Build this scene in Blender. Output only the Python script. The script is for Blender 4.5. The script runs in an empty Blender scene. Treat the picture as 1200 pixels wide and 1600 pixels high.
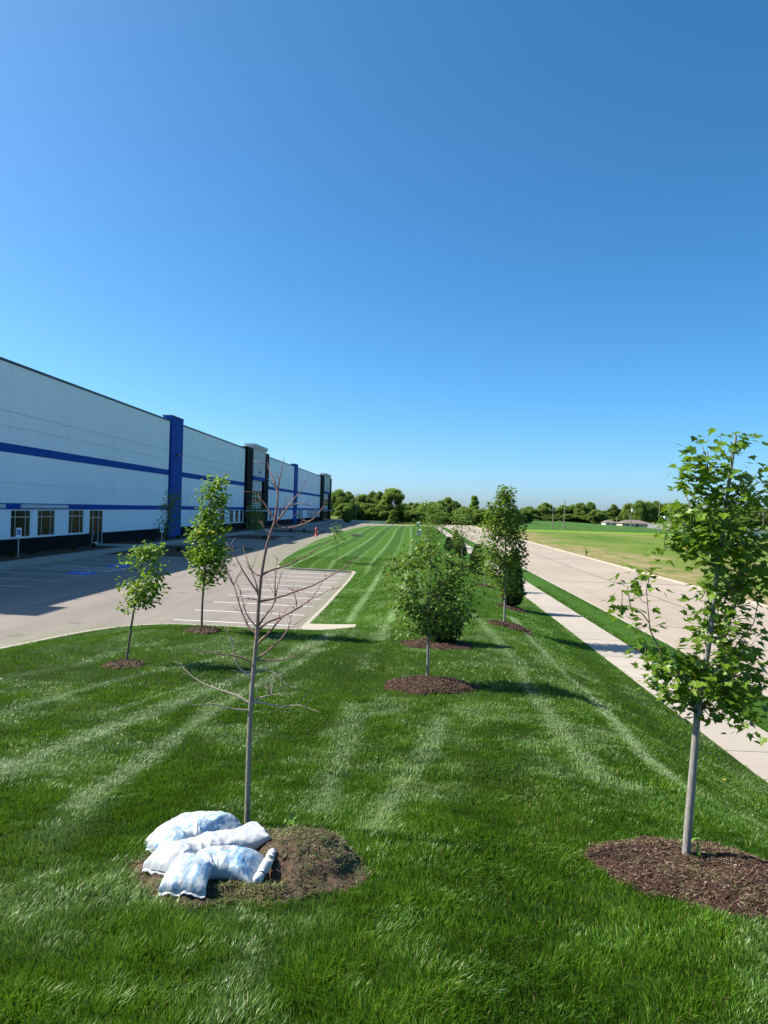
import bpy, math, random
import numpy as np
from mathutils import Vector, Matrix, noise as mnoise

random.seed(7); rng = np.random.default_rng(7)
scene = bpy.context.scene
COL = scene.collection

# ------------------------------------------------------------------ camera
FPX = 1063.0                                   # focal length in photo pixels (1200 x 1600)
CAM = np.array([0.0, 0.0, 4.9])
YAW = math.atan(45 / FPX); PITCH = -math.atan(4.3 / FPX); ROLL = math.radians(1.72)
_F0 = np.array([-math.sin(YAW), math.cos(YAW), 0.0]); _R0 = np.array([math.cos(YAW), math.sin(YAW), 0.0])
_U0 = np.array([0, 0, 1.0])
FWD = math.cos(PITCH) * _F0 + math.sin(PITCH) * _U0
_U1 = math.cos(PITCH) * _U0 - math.sin(PITCH) * _F0
RGT = math.cos(ROLL) * _R0 + math.sin(ROLL) * _U1
UPV = math.cos(ROLL) * _U1 - math.sin(ROLL) * _R0
cam_d = bpy.data.cameras.new('camera'); cam = bpy.data.objects.new('camera', cam_d); COL.objects.link(cam)
cam_d.sensor_fit = 'VERTICAL'; cam_d.sensor_height = 36.0; cam_d.lens = 36.0 * FPX / 1600
cam_d.clip_start = 0.05; cam_d.clip_end = 6000
M = Matrix(((RGT[0], UPV[0], -FWD[0], CAM[0]), (RGT[1], UPV[1], -FWD[1], CAM[1]),
            (RGT[2], UPV[2], -FWD[2], CAM[2]), (0, 0, 0, 1)))
cam.matrix_world = M
scene.camera = cam

# ------------------------------------------------------------------ light
SUN_EL = math.radians(44); SUN_AZ = math.atan2(-1.0, 0.14)      # the sun stands to the left, a little ahead
sdir = Vector((math.sin(SUN_AZ) * math.cos(SUN_EL), math.cos(SUN_AZ) * math.cos(SUN_EL), math.sin(SUN_EL)))
sun_d = bpy.data.lights.new('sun', 'SUN'); sun = bpy.data.objects.new('sun', sun_d); COL.objects.link(sun)
sun_d.energy = 4.9; sun_d.angle = math.radians(0.55); sun_d.color = (1.0, 0.935, 0.82)
sun.rotation_euler = sdir.to_track_quat('Z', 'Y').to_euler(); sun.location = (-20, 5, 40)
world = bpy.data.worlds.new('World'); scene.world = world; world.use_nodes = True
wn = world.node_tree.nodes; wl = world.node_tree.links
bg = wn['Background']; sky = wn.new('ShaderNodeTexSky'); sky.sky_type = 'NISHITA'; sky.sun_disc = False
sky.sun_elevation = SUN_EL; sky.sun_rotation = SUN_AZ; sky.altitude = 200
sky.air_density = 0.72; sky.dust_density = 1.2; sky.ozone_density = 8.0
hs = wn.new('ShaderNodeHueSaturation'); hs.inputs['Saturation'].default_value = 1.15; hs.inputs['Hue'].default_value = 0.487; wl.new(sky.outputs[0], hs.inputs['Color']); wl.new(hs.outputs[0], bg.inputs[0]); bg.inputs[1].default_value = 0.106
vs = scene.view_settings
vs.view_transform = 'Standard'; vs.look = 'None'; vs.gamma = 1.0; vs.use_curve_mapping = False; vs.exposure = 1.0
scene.cycles.use_denoising = True; scene.cycles.use_adaptive_sampling = False
scene.cycles.max_bounces = 6; scene.cycles.transparent_max_bounces = 6

# ------------------------------------------------------------------ materials
def s2l(c):
    return tuple((v / 12.92 if v <= .04045 else ((v + .055) / 1.055) ** 2.4) for v in c)
class NT:
    def __init__(s, name):
        s.m = bpy.data.materials.new(name); s.m.use_nodes = True
        s.n = s.m.node_tree.nodes; s.l = s.m.node_tree.links
        s.b = s.n['Principled BSDF']; s.out = s.n['Material Output']
    def new(s, t, **kw):
        n = s.n.new(t)
        for k, v in kw.items(): setattr(n, k, v)
        return n
    def link(s, a, b): s.l.new(a, b)
    def coord(s, kind='Object'):
        return s.new('ShaderNodeTexCoord').outputs[kind]
    def pos(s):
        return s.new('ShaderNodeNewGeometry').outputs['Position']
    def noise(s, vec, scale, detail=4, rough=.6, stretch=None):
        if stretch:
            mp = s.new('ShaderNodeMapping'); mp.inputs['Scale'].default_value = stretch
            s.link(vec, mp.inputs['Vector']); vec = mp.outputs[0]
        n = s.new('ShaderNodeTexNoise'); n.inputs['Scale'].default_value = scale
        n.inputs['Detail'].default_value = detail; n.inputs['Roughness'].default_value = rough
        s.link(vec, n.inputs['Vector']); return n.outputs['Fac']
    def ramp(s, fac, stops):
        r = s.new('ShaderNodeValToRGB'); e = r.color_ramp.elements
        while len(e) < len(stops): e.new(0.5)
        for i, (p, c) in enumerate(stops):
            e[i].position = p; e[i].color = (c if len(c) == 4 else (*c, 1))
        s.link(fac, r.inputs[0]); return r.outputs[0]
    def mix(s, fac, a, b, mode='MIX'):
        n = s.new('ShaderNodeMix', data_type='RGBA', blend_type=mode)
        for sock, v in ((n.inputs[0], fac), (n.inputs[6], a), (n.inputs[7], b)):
            if isinstance(v, bpy.types.NodeSocket): s.link(v, sock)
            elif isinstance(v, (int, float)): sock.default_value = v
            else: sock.default_value = (*v, 1) if len(v) == 3 else v
        return n.outputs[2]
    def math(s, op, a, b=0.0, clamp=False):
        n = s.new('ShaderNodeMath', operation=op, use_clamp=clamp)
        for sock, v in ((n.inputs[0], a), (n.inputs[1], b)):
            if isinstance(v, bpy.types.NodeSocket): s.link(v, sock)
            else: sock.default_value = v
        return n.outputs[0]
    def attr(s, name, out='Fac'):
        n = s.new('ShaderNodeAttribute', attribute_name=name); return n.outputs[out]
    def bump(s, h, strength=.3, dist=.02):
        b = s.new('ShaderNodeBump'); b.inputs['Strength'].default_value = strength
        b.inputs['Distance'].default_value = dist; s.link(h, b.inputs['Height'])
        s.link(b.outputs[0], s.b.inputs['Normal'])
    def color(s, c):
        if isinstance(c, bpy.types.NodeSocket): s.link(c, s.b.inputs['Base Color'])
        else: s.b.inputs['Base Color'].default_value = (*c, 1)
    def rough(s, r, spec=.5, metal=0.0):
        s.b.inputs['Roughness'].default_value = r; s.b.inputs['Specular IOR Level'].default_value = spec
        s.b.inputs['Metallic'].default_value = metal
    def translucent(s, col, fac):
        t = s.new('ShaderNodeBsdfTranslucent'); mx = s.new('ShaderNodeMixShader'); mx.inputs[0].default_value = fac
        if isinstance(col, bpy.types.NodeSocket): s.link(col, t.inputs[0])
        else: t.inputs[0].default_value = (*col, 1)
        s.link(s.b.outputs[0], mx.inputs[1]); s.link(t.outputs[0], mx.inputs[2]); s.link(mx.outputs[0], s.out.inputs[0])

MATS = {}
def simple(name, col, rough=.6, spec=.4, metal=0., var=.12, scale=6., bump=0., coord='pos'):
    t = NT(name); v = t.pos() if coord == 'pos' else t.coord('Object')
    n = t.noise(v, scale, 5); lo = tuple(c * (1 - var) for c in col); hi = tuple(min(1, c * (1 + var)) for c in col)
    t.color(t.ramp(n, [(.3, lo), (.7, hi)])); t.rough(rough, spec, metal)
    if bump: t.bump(n, bump, .01)
    MATS[name] = t.m; return t.m

def m_grass_ground():
    t = NT('lawn_ground'); p = t.pos()
    fine = t.noise(p, 26, 6, .75); mid = t.noise(p, 2.2, 4); big = t.noise(p, .35, 3)
    streak = t.noise(p, 9, 4, .7, (1.0, .25, 1.0))
    a = t.mix(fine, (.020, .055, .004), (.090, .185, .012))
    a = t.mix(t.math('MULTIPLY', mid, .5), a, (.046, .132, .010))
    a = t.mix(t.math('MULTIPLY', streak, .35), a, (.022, .088, .008))
    pale = t.attr('pale'); dark = t.attr('dark'); dry = t.attr('dry')
    pf = t.math('MULTIPLY', pale, t.math('ADD', t.math('MULTIPLY', fine, .9), .15), True)
    a = t.mix(pf, a, (.215, .310, .135))  # sheen of flattened tracks painted into the colour, plus pale undersides and clippings
    a = t.mix(t.math('MULTIPLY', dark, .55), a, (.010, .050, .005))  # darker look of blades leaning toward the viewer, painted into the colour
    a = t.mix(t.math('MULTIPLY', dry, .7), a, (.16, .16, .05))
    a = t.mix(t.math('MULTIPLY', t.math('SUBTRACT', big, .52, True), 1.6), a, (.07, .15, .012))
    a = t.mix(t.math('MULTIPLY', t.attr('thatch'), .8), a, (.020, .034, .008))
    t.color(a); t.rough(.85, .1); t.bump(fine, .8, .05); MATS['lawn_ground'] = t.m
def m_blade():
    t = NT('grass_blade'); c = t.attr('col', 'Color')
    t.color(c); t.rough(.42, .35)
    t.translucent(t.mix(.35, c, (.14, .24, .01)), .34); MATS['grass_blade'] = t.m
def m_leaf(name, lo, hi, odd, trans=.35, rough=.42):
    t = NT(name); r = t.attr('rnd'); c = t.ramp(r, [(0, lo), (.55, hi), (.93, hi), (1.0, odd)])
    t.color(c); t.rough(rough, .4); t.translucent(t.mix(.3, c, (.16, .26, .01)), trans); MATS[name] = t.m
def m_bark(name, lo, hi, stretch=(9, 9, 2.2), sc=6):
    t = NT(name); o = t.coord('Object'); n = t.noise(o, sc, 6, .7, stretch); n2 = t.noise(o, 18, 4)
    c = t.ramp(n, [(.3, lo), (.7, hi)]); c = t.mix(t.math('MULTIPLY', n2, .35), c, tuple(x * .55 for x in lo))
    t.color(c); t.rough(.85, .2); t.bump(n, .5, .006); MATS[name] = t.m
def m_trunk():
    t = NT('bark_trunk'); o = t.coord('Object'); n = t.noise(o, 6, 6, .7, (9, 9, 2.2)); z = t.new('ShaderNodeSeparateXYZ'); t.link(o, z.inputs[0])
    lo = t.ramp(n, [(.3, (.15, .125, .105)), (.7, (.36, .315, .27))]); up = t.ramp(n, [(.3, (.15, .075, .06)), (.7, (.33, .20, .16))])
    ring = t.noise(o, 5, 3, .6, (.5, .5, 14)); c = t.mix(t.math('MULTIPLY', t.math('SUBTRACT', z.outputs[2], 1.2), 1.2, True), lo, up); c = t.mix(t.math('MULTIPLY', t.math('SUBTRACT', ring, .52, True), 2.5, True), c, (.08, .06, .05))
    t.color(c); t.rough(.85, .2); t.bump(n, .5, .006); MATS['bark_trunk'] = t.m
def m_asphalt():
    t = NT('asphalt'); p = t.pos()
    fine = t.noise(p, 60, 4, .8); big = t.noise(p, .12, 5, .6); st = t.noise(p, .5, 5, .6, (1.6, .16, 1))
    a = t.ramp(st, [(.3, (.215, .182, .158)), (.7, (.295, .252, .218))])
    a = t.mix(t.math('MULTIPLY', fine, .45), a, (.12, .105, .095))
    a = t.mix(t.math('MULTIPLY', t.math('SUBTRACT', big, .5, True), 1.2), a, (.17, .15, .135))
    vo = t.new('ShaderNodeTexVoronoi'); vo.inputs['Scale'].default_value = .55; t.link(p, vo.inputs['Vector']); sp = t.math('MULTIPLY', t.math('SUBTRACT', .24, vo.outputs['Distance'], True), 5, True)
    a = t.mix(t.math('MULTIPLY', sp, t.math('MULTIPLY', fine, .9)), a, (.07, .062, .058))
    tyre = t.noise(p, .35, 6, .7, (2.2, .10, 1)); a = t.mix(t.math('MULTIPLY', t.math('SUBTRACT', tyre, .52, True), 2.2, True), a, (.15, .13, .115))
    cl = t.attr('clip'); cn = t.noise(p, 5, 6, .75)
    f = t.math('MULTIPLY', t.math('MULTIPLY', cl, t.math('MULTIPLY', t.math('SUBTRACT', cn, .44, True), 7, True)), .7, True)
    a = t.mix(f, a, (.115, .185, .045))
    t.color(a); t.rough(.9, .25); t.bump(fine, .25, .01); MATS['asphalt'] = t.m
def m_concrete(name, a, b, stain=.3, fine=40):
    t = NT(name); p = t.pos()
    n1 = t.noise(p, .7, 6, .65); n2 = t.noise(p, fine, 4, .7); n3 = t.noise(p, .9, 5, .65, (1.4, .12, 1))
    ri = t.new('ShaderNodeObjectInfo').outputs['Random']; n4 = t.noise(p, 2.6, 8, .75)
    c = t.ramp(n1, [(.25, a), (.75, b)]); c = t.mix(t.math('MULTIPLY', t.math('SUBTRACT', n4, .56, True), 2.2, True), c, tuple(x * .66 for x in a))
    c = t.mix(t.math('MULTIPLY', n2, .25), c, tuple(x * .7 for x in a))
    c = t.mix(t.math('MULTIPLY', t.math('SUBTRACT', n3, .48, True), stain * 4, True), c, tuple(x * .62 for x in a))
    c = t.mix(t.math('MULTIPLY', ri, .5), c, tuple(x * .80 for x in a))
    t.color(c); t.rough(.88, .25); t.bump(n2, .2, .006); MATS[name] = t.m
def m_field():
    t = NT('field_grass'); p = t.pos()
    big = t.noise(p, .06, 9, .72, (1, .4, 1)); mid = t.noise(p, .45, 7, .75, (1, .5, 1)); fine = t.noise(p, 5, 6, .75)
    c = t.ramp(big, [(.36, (.065, .135, .016)), (.47, (.150, .215, .028)), (.56, (.230, .225, .070)), (.68, (.320, .255, .130))])
    c = t.mix(t.math('MULTIPLY', mid, .55), c, (.075, .150, .016))
    c = t.mix(t.math('MULTIPLY', fine, .5), c, (.05, .085, .015))
    t.color(c); t.rough(.9, .1); t.bump(fine, .8, .06); MATS['field_grass'] = t.m
def m_dry_strip():
    t = NT('dry_verge'); p = t.pos()
    n = t.noise(p, .5, 6, .7, (1, .4, 1)); f = t.noise(p, 7, 6, .8)
    c = t.ramp(n, [(.34, (.11, .155, .025)), (.5, (.25, .205, .09)), (.66, (.36, .27, .15))])
    c = t.mix(t.math('MULTIPLY', f, .5), c, (.08, .12, .02))
    t.color(c); t.rough(.95, .1); t.bump(f, .6, .04); MATS['dry_verge'] = t.m
def m_soil(name, lo, hi, third):
    t = NT(name); p = t.pos(); n = t.noise(p, 22, 7, .75); k = t.noise(p, 4.5, 5, .7); v = t.new('ShaderNodeTexVoronoi'); v.inputs['Scale'].default_value = 45
    t.link(p, v.inputs['Vector'])
    c = t.ramp(n, [(.3, lo), (.7, hi)]); c = t.mix(t.math('MULTIPLY', t.math('SUBTRACT', k, .45, True), 3, True), c, third)
    c = t.mix(.35, c, v.outputs['Color'], 'MULTIPLY')
    t.color(c); t.rough(.95, .15); t.bump(n, .9, .04); MATS[name] = t.m
def m_chip():
    t = NT('wood_chip'); r = t.attr('rnd')
    t.color(t.ramp(r, [(0, (.035, .019, .013)), (.55, (.095, .055, .038)), (.88, (.16, .10, .07)), (1, (.32, .24, .17))])); t.rough(.9, .2)
    MATS['wood_chip'] = t.m
def m_bag(name, printed):
    t = NT(name); o = t.attr('bag', 'Vector')          # (along, across, side) as laid flat
    sx = t.new('ShaderNodeSeparateXYZ'); t.link(o, sx.inputs[0]); u, v = sx.outputs[0], sx.outputs[1]
    p = t.pos(); n = t.noise(p, 9, 5, .7); n2 = t.noise(p, 38, 5, .7); dirt = t.noise(p, 5.5, 7, .75)
    c = t.mix(n, (.47, .50, .53), (.60, .61, .61))
    if printed:
        blot = t.noise(o, 4.2, 4, .6, (1.0, 1.6, 1)); f = t.math('MULTIPLY', t.math('SUBTRACT', blot, .47, True), 6 * printed, True)
        c = t.mix(t.math('MULTIPLY', f, .72), c, (.13, .37, .60))
        # rows of small print
        row = t.math('LESS_THAN', t.math('FRACT', t.math('MULTIPLY', v, 13)), .5)
        wrd = t.noise(o, 52, 2, .5, (1, .12, 1)); wd = t.math('GREATER_THAN', wrd, .47)
        inb = t.math('MULTIPLY', t.math('MULTIPLY', t.math('GREATER_THAN', u, .62), t.math('LESS_THAN', u, .88)),
                     t.math('MULTIPLY', t.math('GREATER_THAN', v, .18), t.math('LESS_THAN', v, .66)))
        f2 = t.math('MULTIPLY', t.math('MULTIPLY', row, wd), t.math('MULTIPLY', inb, .85))
        c = t.mix(f2, c, (.14, .38, .66))
        box = t.math('MULTIPLY', t.math('MULTIPLY', t.math('GREATER_THAN', u, .70), t.math('LESS_THAN', u, .80)),
                     t.math('MULTIPLY', t.math('GREATER_THAN', v, .70), t.math('LESS_THAN', v, .80)))
        c = t.mix(t.math('MULTIPLY', box, .8), c, (.16, .44, .74))
    c = t.mix(t.math('MULTIPLY', t.math('SUBTRACT', dirt, .60, True), 4.5, True), c, (.26, .20, .14))
    rd = t.math('ABSOLUTE', t.math('SUBTRACT', t.noise(o, 7, 3, .55, (1.6, 1.0, 1)), .5)); rd2 = t.math('ABSOLUTE', t.math('SUBTRACT', t.noise(o, 16, 3, .6, (2.2, .8, 1)), .5))
    hgt = t.math('ADD', t.math('MINIMUM', t.math('MULTIPLY', rd, 9), 1.), t.math('MULTIPLY', t.math('MINIMUM', t.math('MULTIPLY', rd2, 8), 1.), .5))
    t.color(c); t.rough(.40, .45); t.bump(hgt, .16, .012); t.translucent(c, .10); MATS[name] = t.m
def m_glass():
    t = NT('window_glass'); t.color((.006, .012, .010)); t.rough(.15, .10); MATS['window_glass'] = t.m
def m_wall():
    t = NT('wall_white'); p = t.pos()
    n = t.noise(p, .18, 5, .6); st = t.noise(p, .8, 5, .65, (1, 1.4, .05)); ri = t.new('ShaderNodeObjectInfo').outputs['Random']
    c = t.ramp(n, [(.3, (.74, .79, .86)), (.7, (.80, .85, .91))])
    c = t.mix(t.math('MULTIPLY', t.math('SUBTRACT', st, .5, True), .9), c, (.64, .68, .74))
    c = t.mix(t.math('MULTIPLY', ri, .18), c, (.71, .76, .83))
    t.color(c); t.rough(.75, .3); MATS['wall_white'] = t.m
m_grass_ground(); m_blade(); m_asphalt(); m_field(); m_dry_strip(); m_chip(); m_glass(); m_wall()
m_bag('bag_plain', 0); m_bag('bag_faint', .55); m_bag('bag_print', 1.15)
m_leaf('maple_leaf', (.046, .115, .008), (.160, .275, .020), (.42, .40, .03), .45)
m_leaf('round_leaf', (.052, .115, .012), (.155, .245, .030), (.30, .24, .05), .45)
m_leaf('bright_leaf', (.075, .160, .010), (.200, .330, .025), (.34, .30, .05), .5)
m_leaf('pale_leaf', (.060, .135, .012), (.165, .280, .028), (.32, .28, .05), .45)
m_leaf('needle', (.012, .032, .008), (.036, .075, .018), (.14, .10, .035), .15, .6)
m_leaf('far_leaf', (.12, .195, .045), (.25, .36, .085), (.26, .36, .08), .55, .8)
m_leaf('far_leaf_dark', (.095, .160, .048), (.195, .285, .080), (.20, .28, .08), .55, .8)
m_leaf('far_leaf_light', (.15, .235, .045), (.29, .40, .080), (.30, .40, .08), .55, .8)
m_bark('bark_grey', (.17, .155, .14), (.36, .335, .30)); m_bark('bark_brown', (.10, .075, .06), (.24, .19, .155))
m_bark('bark_pale', (.30, .24, .18), (.52, .44, .35)); m_trunk(); m_bark('bark_twig', (.20, .105, .085), (.40, .25, .20)); m_bark('bark_dark', (.05, .042, .035), (.13, .11, .09))
m_concrete('concrete_road', (.345, .282, .222), (.42, .350, .283)); m_concrete('concrete_walk', (.37, .322, .265), (.455, .403, .340), .12)
m_concrete('concrete_kerb', (.38, .335, .27), (.48, .43, .36), .2); m_concrete('concrete_pad', (.40, .36, .28), (.48, .44, .35), .15)
m_soil('mulch', (.030, .017, .012), (.115, .066, .046), (.065, .046, .026)); m_soil('soil', (.060, .043, .028), (.21, .155, .10), (.085, .098, .030))
m_soil('bed_mulch', (.05, .03, .02), (.15, .09, .06), (.10, .06, .04))
simple('wall_blue', (.005, .062, .32), .7, .12, var=.1, scale=.6); simple('wall_black', (.006, .006, .007), .75, .1)
simple('wall_grey', (.50, .52, .55), .7, .3, var=.06, scale=.5); simple('trim_dark', (.04, .045, .06), .5)
simple('frame_alu', (.52, .50, .46), .45, .5, .3); simple('tar', (.055, .05, .048), .9, .2); simple('paint_white', (.72, .72, .70), .8, .3, var=.18, scale=14)
simple('paint_blue', (.02, .13, .55), .8, .3, var=.2, scale=9); simple('steel', (.40, .41, .42), .45, .5, .7); simple('sign_white', (.82, .82, .82), .45)
simple('sign_blue', (.015, .10, .50), .45); simple('hydrant_red', (.50, .045, .03), .45); simple('wood_pole', (.24, .20, .16), .9, .2)
simple('metal_dark', (.03, .028, .026), .5); simple('utility_green', (.10, .22, .15), .6); simple('utility_pale', (.52, .58, .54), .55)
simple('lumber', (.62, .46, .22), .8); simple('roof_brown', (.17, .135, .115), .9, var=.2, scale=3); simple('roof_grey', (.25, .25, .26), .9, var=.15, scale=3)
simple('siding_white', (.74, .74, .72), .7); simple('siding_tan', (.44, .38, .31), .8); simple('fence_grey', (.20, .20, .21), .85)
simple('galvanised', (.55, .60, .64), .4, .5, .5); simple('car_paint', (.16, .02, .022), .3, .6); simple('rubber', (.02, .02, .02), .8)
simple('crop', (.050, .115, .018), .9, .1, var=.5, scale=.35); simple('bright_grass', (.16, .27, .02), .9, .1, var=.25, scale=.5)
simple('terracotta', (.34, .30, .20), .8); simple('yellow_leaf', (.62, .36, .05), .6)
simple('weed', (.12, .24, .03), .6); simple('roof_membrane', (.6, .6, .6), .8)
MT = MATS

# ------------------------------------------------------------------ mesh helpers
class MB:
    def __init__(s): s.v = []; s.f = []
    def quad_strip(s, a, b):
        pass
    def box(s, x0, x1, y0, y1, z0, z1):
        k = len(s.v)
        s.v += [(x0, y0, z0), (x1, y0, z0), (x1, y1, z0), (x0, y1, z0), (x0, y0, z1), (x1, y0, z1), (x1, y1, z1), (x0, y1, z1)]
        s.f += [(k, k + 3, k + 2, k + 1), (k + 4, k + 5, k + 6, k + 7), (k, k + 1, k + 5, k + 4), (k + 1, k + 2, k + 6, k + 5), (k + 2, k + 3, k + 7, k + 6), (k + 3, k, k + 4, k + 7)]
        return s
    def poly(s, pts, z=None):
        k = len(s.v); s.v += [(*p, z) if z is not None else tuple(p) for p in pts]; s.f.append(tuple(range(k, k + len(pts)))); return s
    def prism(s, pts, z0, z1):
        k = len(s.v); n = len(pts)
        s.v += [(x, y, z0) for x, y in pts] + [(x, y, z1) for x, y in pts]
        s.f.append(tuple(range(k + n - 1, k - 1, -1))); s.f.append(tuple(range(k + n, k + 2 * n)))
        for i in range(n):
            j = (i + 1) % n; s.f.append((k + i, k + j, k + n + j, k + n + i))
        return s
    def tube(s, pts, rad, n=8, cap=True):
        pts = [Vector(p) for p in pts]; k0 = len(s.v); m = len(pts)
        ref = Vector((0, 1, 0.13)).normalized()
        for i, p in enumerate(pts):
            t = (pts[min(i + 1, m - 1)] - pts[max(i - 1, 0)])
            t = t.normalized() if t.length > 1e-9 else Vector((0, 0, 1))
            a = t.cross(ref)
            if a.length < .2: a = t.cross(Vector((1, 0, 0)))
            a.normalize(); b = t.cross(a); r = rad[i] if hasattr(rad, '__len__') else rad
            for j in range(n):
                q = 2 * math.pi * j / n; w = p + a * (r * math.cos(q)) + b * (r * math.sin(q)); s.v.append(tuple(w))
        for i in range(m - 1):
            for j in range(n):
                j2 = (j + 1) % n; s.f.append((k0 + i * n + j, k0 + i * n + j2, k0 + (i + 1) * n + j2, k0 + (i + 1) * n + j))
        if cap:
            s.f.append(tuple(range(k0 + n - 1, k0 - 1, -1))); s.f.append(tuple(range(k0 + (m - 1) * n, k0 + m * n)))
        return s
    def lathe(s, prof, n=12, c=(0, 0, 0)):
        return s.tube([(c[0], c[1], c[2] + z) for r, z in prof], [r for r, z in prof], n)
    def shift(s, d):
        s.v = [(a - d[0], b - d[1], c - d[2]) for a, b, c in s.v]; return s
    def build(s, name, mat, parent=None, smooth=False, loc=None):
        me = bpy.data.meshes.new(name); me.from_pydata(s.v, [], s.f); me.update()
        return link(name, me, mat, parent, smooth, loc)
def link(name, me, mat, parent=None, smooth=False, loc=None):
    if mat is not None and not me.materials: me.materials.append(MT[mat] if isinstance(mat, str) else mat)
    if smooth:
        me.polygons.foreach_set('use_smooth', np.ones(len(me.polygons), bool)); me.update()
    o = bpy.data.objects.new(name, me); COL.objects.link(o)
    if parent is not None: o.parent = parent
    if loc is not None: o.location = loc
    return o
def np_mesh(name, V, tris=None, quads=None, attrs=None, smooth=False):
    """V (n,3); tris (k,3) and/or quads (k,4); attrs {name: (type, array)} on points"""
    me = bpy.data.meshes.new(name); V = np.ascontiguousarray(V, np.float32); me.vertices.add(len(V)); me.vertices.foreach_set('co', V.ravel())
    parts = []; counts = []
    if quads is not None and len(quads): parts.append(np.asarray(quads, np.int32).ravel()); counts.append(np.full(len(quads), 4, np.int32))
    if tris is not None and len(tris): parts.append(np.asarray(tris, np.int32).ravel()); counts.append(np.full(len(tris), 3, np.int32))
    li = np.concatenate(parts); ct = np.concatenate(counts); st = np.zeros(len(ct), np.int32); st[1:] = np.cumsum(ct)[:-1]
    me.loops.add(len(li)); me.loops.foreach_set('vertex_index', li)
    me.polygons.add(len(ct)); me.polygons.foreach_set('loop_start', st)
    me.polygons.foreach_set('use_smooth', np.full(len(ct), bool(smooth)))
    me.update(calc_edges=True)
    for k, (ty, arr) in (attrs or {}).items():
        a = me.attributes.new(k, ty, 'POINT'); arr = np.ascontiguousarray(arr, np.float32)
        a.data.foreach_set({'FLOAT': 'value', 'FLOAT_COLOR': 'color', 'FLOAT_VECTOR': 'vector'}[ty], arr.ravel())
    return me
def tag(o, label=None, cat=None, group=None, kind=None):
    if label: o['label'] = label
    if cat: o['category'] = cat
    if group: o['group'] = group
    if kind: o['kind'] = kind
    return o
def thing(name, label, cat, loc=(0, 0, 0), rz=0, group=None):
    o = bpy.data.objects.new(name, None); COL.objects.link(o); o.location = loc; o.rotation_euler = (0, 0, rz); o.empty_display_size = .2
    return tag(o, label, cat, group)
def dup(root, loc, rz=0., sc=1., label=None, group=None):
    def rec(o, par):
        c = o.copy(); COL.objects.link(c); c.parent = par
        for ch in list(o.children): rec(ch, c)
        return c
    r = rec(root, None); r.location = loc; r.rotation_euler = (0, 0, rz); r.scale = (sc, sc, sc) if not hasattr(sc, '__len__') else sc
    if label: r['label'] = label
    if group: r['group'] = group
    return r
def struct(o): o['kind'] = 'structure'; return o

# ------------------------------------------------------------------ terrain
def smooth(t):
    t = np.clip(t, 0, 1); return t * t * (3 - 2 * t)
_by = np.array([-12, 0, 3, 6, 10, 15, 20, 26, 40, 60, 100, 125, 145, 170, 203, 400.])
_bz = np.array([3.7, 3.2, 2.62, 2.1, 1.52, 1.1, .95, .80, .55, .42, .32, .52, .58, .42, .25, .2])
_yy = np.linspace(-12, 400, 4121); _zz = np.interp(_yy, _by, _bz)
_zz = np.convolve(np.pad(_zz, 30, mode='edge'), np.hanning(61) / np.hanning(61).sum(), 'valid')
def base(y): return np.interp(y, _yy, _zz)
LE = np.array([(-40, 1), (-26, 5.5), (-18.5, 10.5), (-14.6, 15.5), (-12.7, 20.2), (-11.8, 23.2), (-10.9, 25.0), (-9.6, 26.0), (-8.2, 26.2), (-4.5, 26.2), (-4.1, 26.6), (-4.1, 51.0),
               (-4.6, 51.6), (-9.0, 51.8), (-10.1, 52.2), (-10.7, 53.5), (-11.5, 62), (-12.7, 80), (-13.5, 100), (-13.6, 150), (-12.6, 180), (-10.5, 192), (-6, 200), (0, 202.5), (6.6, 203.)])
SW0, SW1, RD0, RD1 = 6.6, 8.12, 9.9, 20.1
POLY = np.vstack([LE, [(SW0, -12), (-40, -12)]])
def dist_poly(x, y, P):
    d = np.full(np.shape(x), 1e9)
    for a, b in zip(P[:-1], P[1:]):
        ab = b - a; t = np.clip(((x - a[0]) * ab[0] + (y - a[1]) * ab[1]) / (ab @ ab), 0, 1)
        d = np.minimum(d, np.hypot(x - a[0] - t * ab[0], y - a[1] - t * ab[1]))
    return d
def inside(x, y, P=POLY):
    r = np.zeros(np.shape(x), bool); n = len(P)
    for i in range(n):
        a, b = P[i], P[(i + 1) % n]
        if a[1] == b[1]: continue
        c = ((a[1] > y) != (b[1] > y)) & (x < (b[0] - a[0]) * (y - a[1]) / (b[1] - a[1]) + a[0]); r ^= c
    return r
def lot_z(x): return np.maximum(0, -4.1 - x) * .013
def hash_noise(x, y, s, seed=0):
    """cheap smooth value noise, vectorised"""
    x = np.asarray(x) * s + 17.3 * seed; y = np.asarray(y) * s - 9.1 * seed
    xi = np.floor(x); yi = np.floor(y); fx = smooth(x - xi); fy = smooth(y - yi)
    def h(a, b):
        v = np.sin(a * 127.1 + b * 311.7 + seed * 74.7) * 43758.5453; return v - np.floor(v)
    return (h(xi, yi) * (1 - fx) + h(xi + 1, yi) * fx) * (1 - fy) + (h(xi, yi + 1) * (1 - fx) + h(xi + 1, yi + 1) * fx) * fy
def lawn_z(x, y):
    x = np.asarray(x, float); y = np.asarray(y, float)
    eL = dist_poly(x, y, LE); eR = SW0 - x
    e = lot_z(x) + .125
    b = base(y) - .12 + (hash_noise(x, y, .35, 1) - .5) * .10 * np.clip(eL / 4, 0, 1) + (hash_noise(x, y, 1.3, 2) - .5) * .025
    hol = 1 - .85 * np.exp(-(((x + 2.9) / 2.2) ** 2 + ((y - 26.8) / 1.6) ** 2) ** 2)
    return e + np.maximum(b, .0) * smooth(eL / 5.0) * smooth(eR / 3.8) * hol
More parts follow.
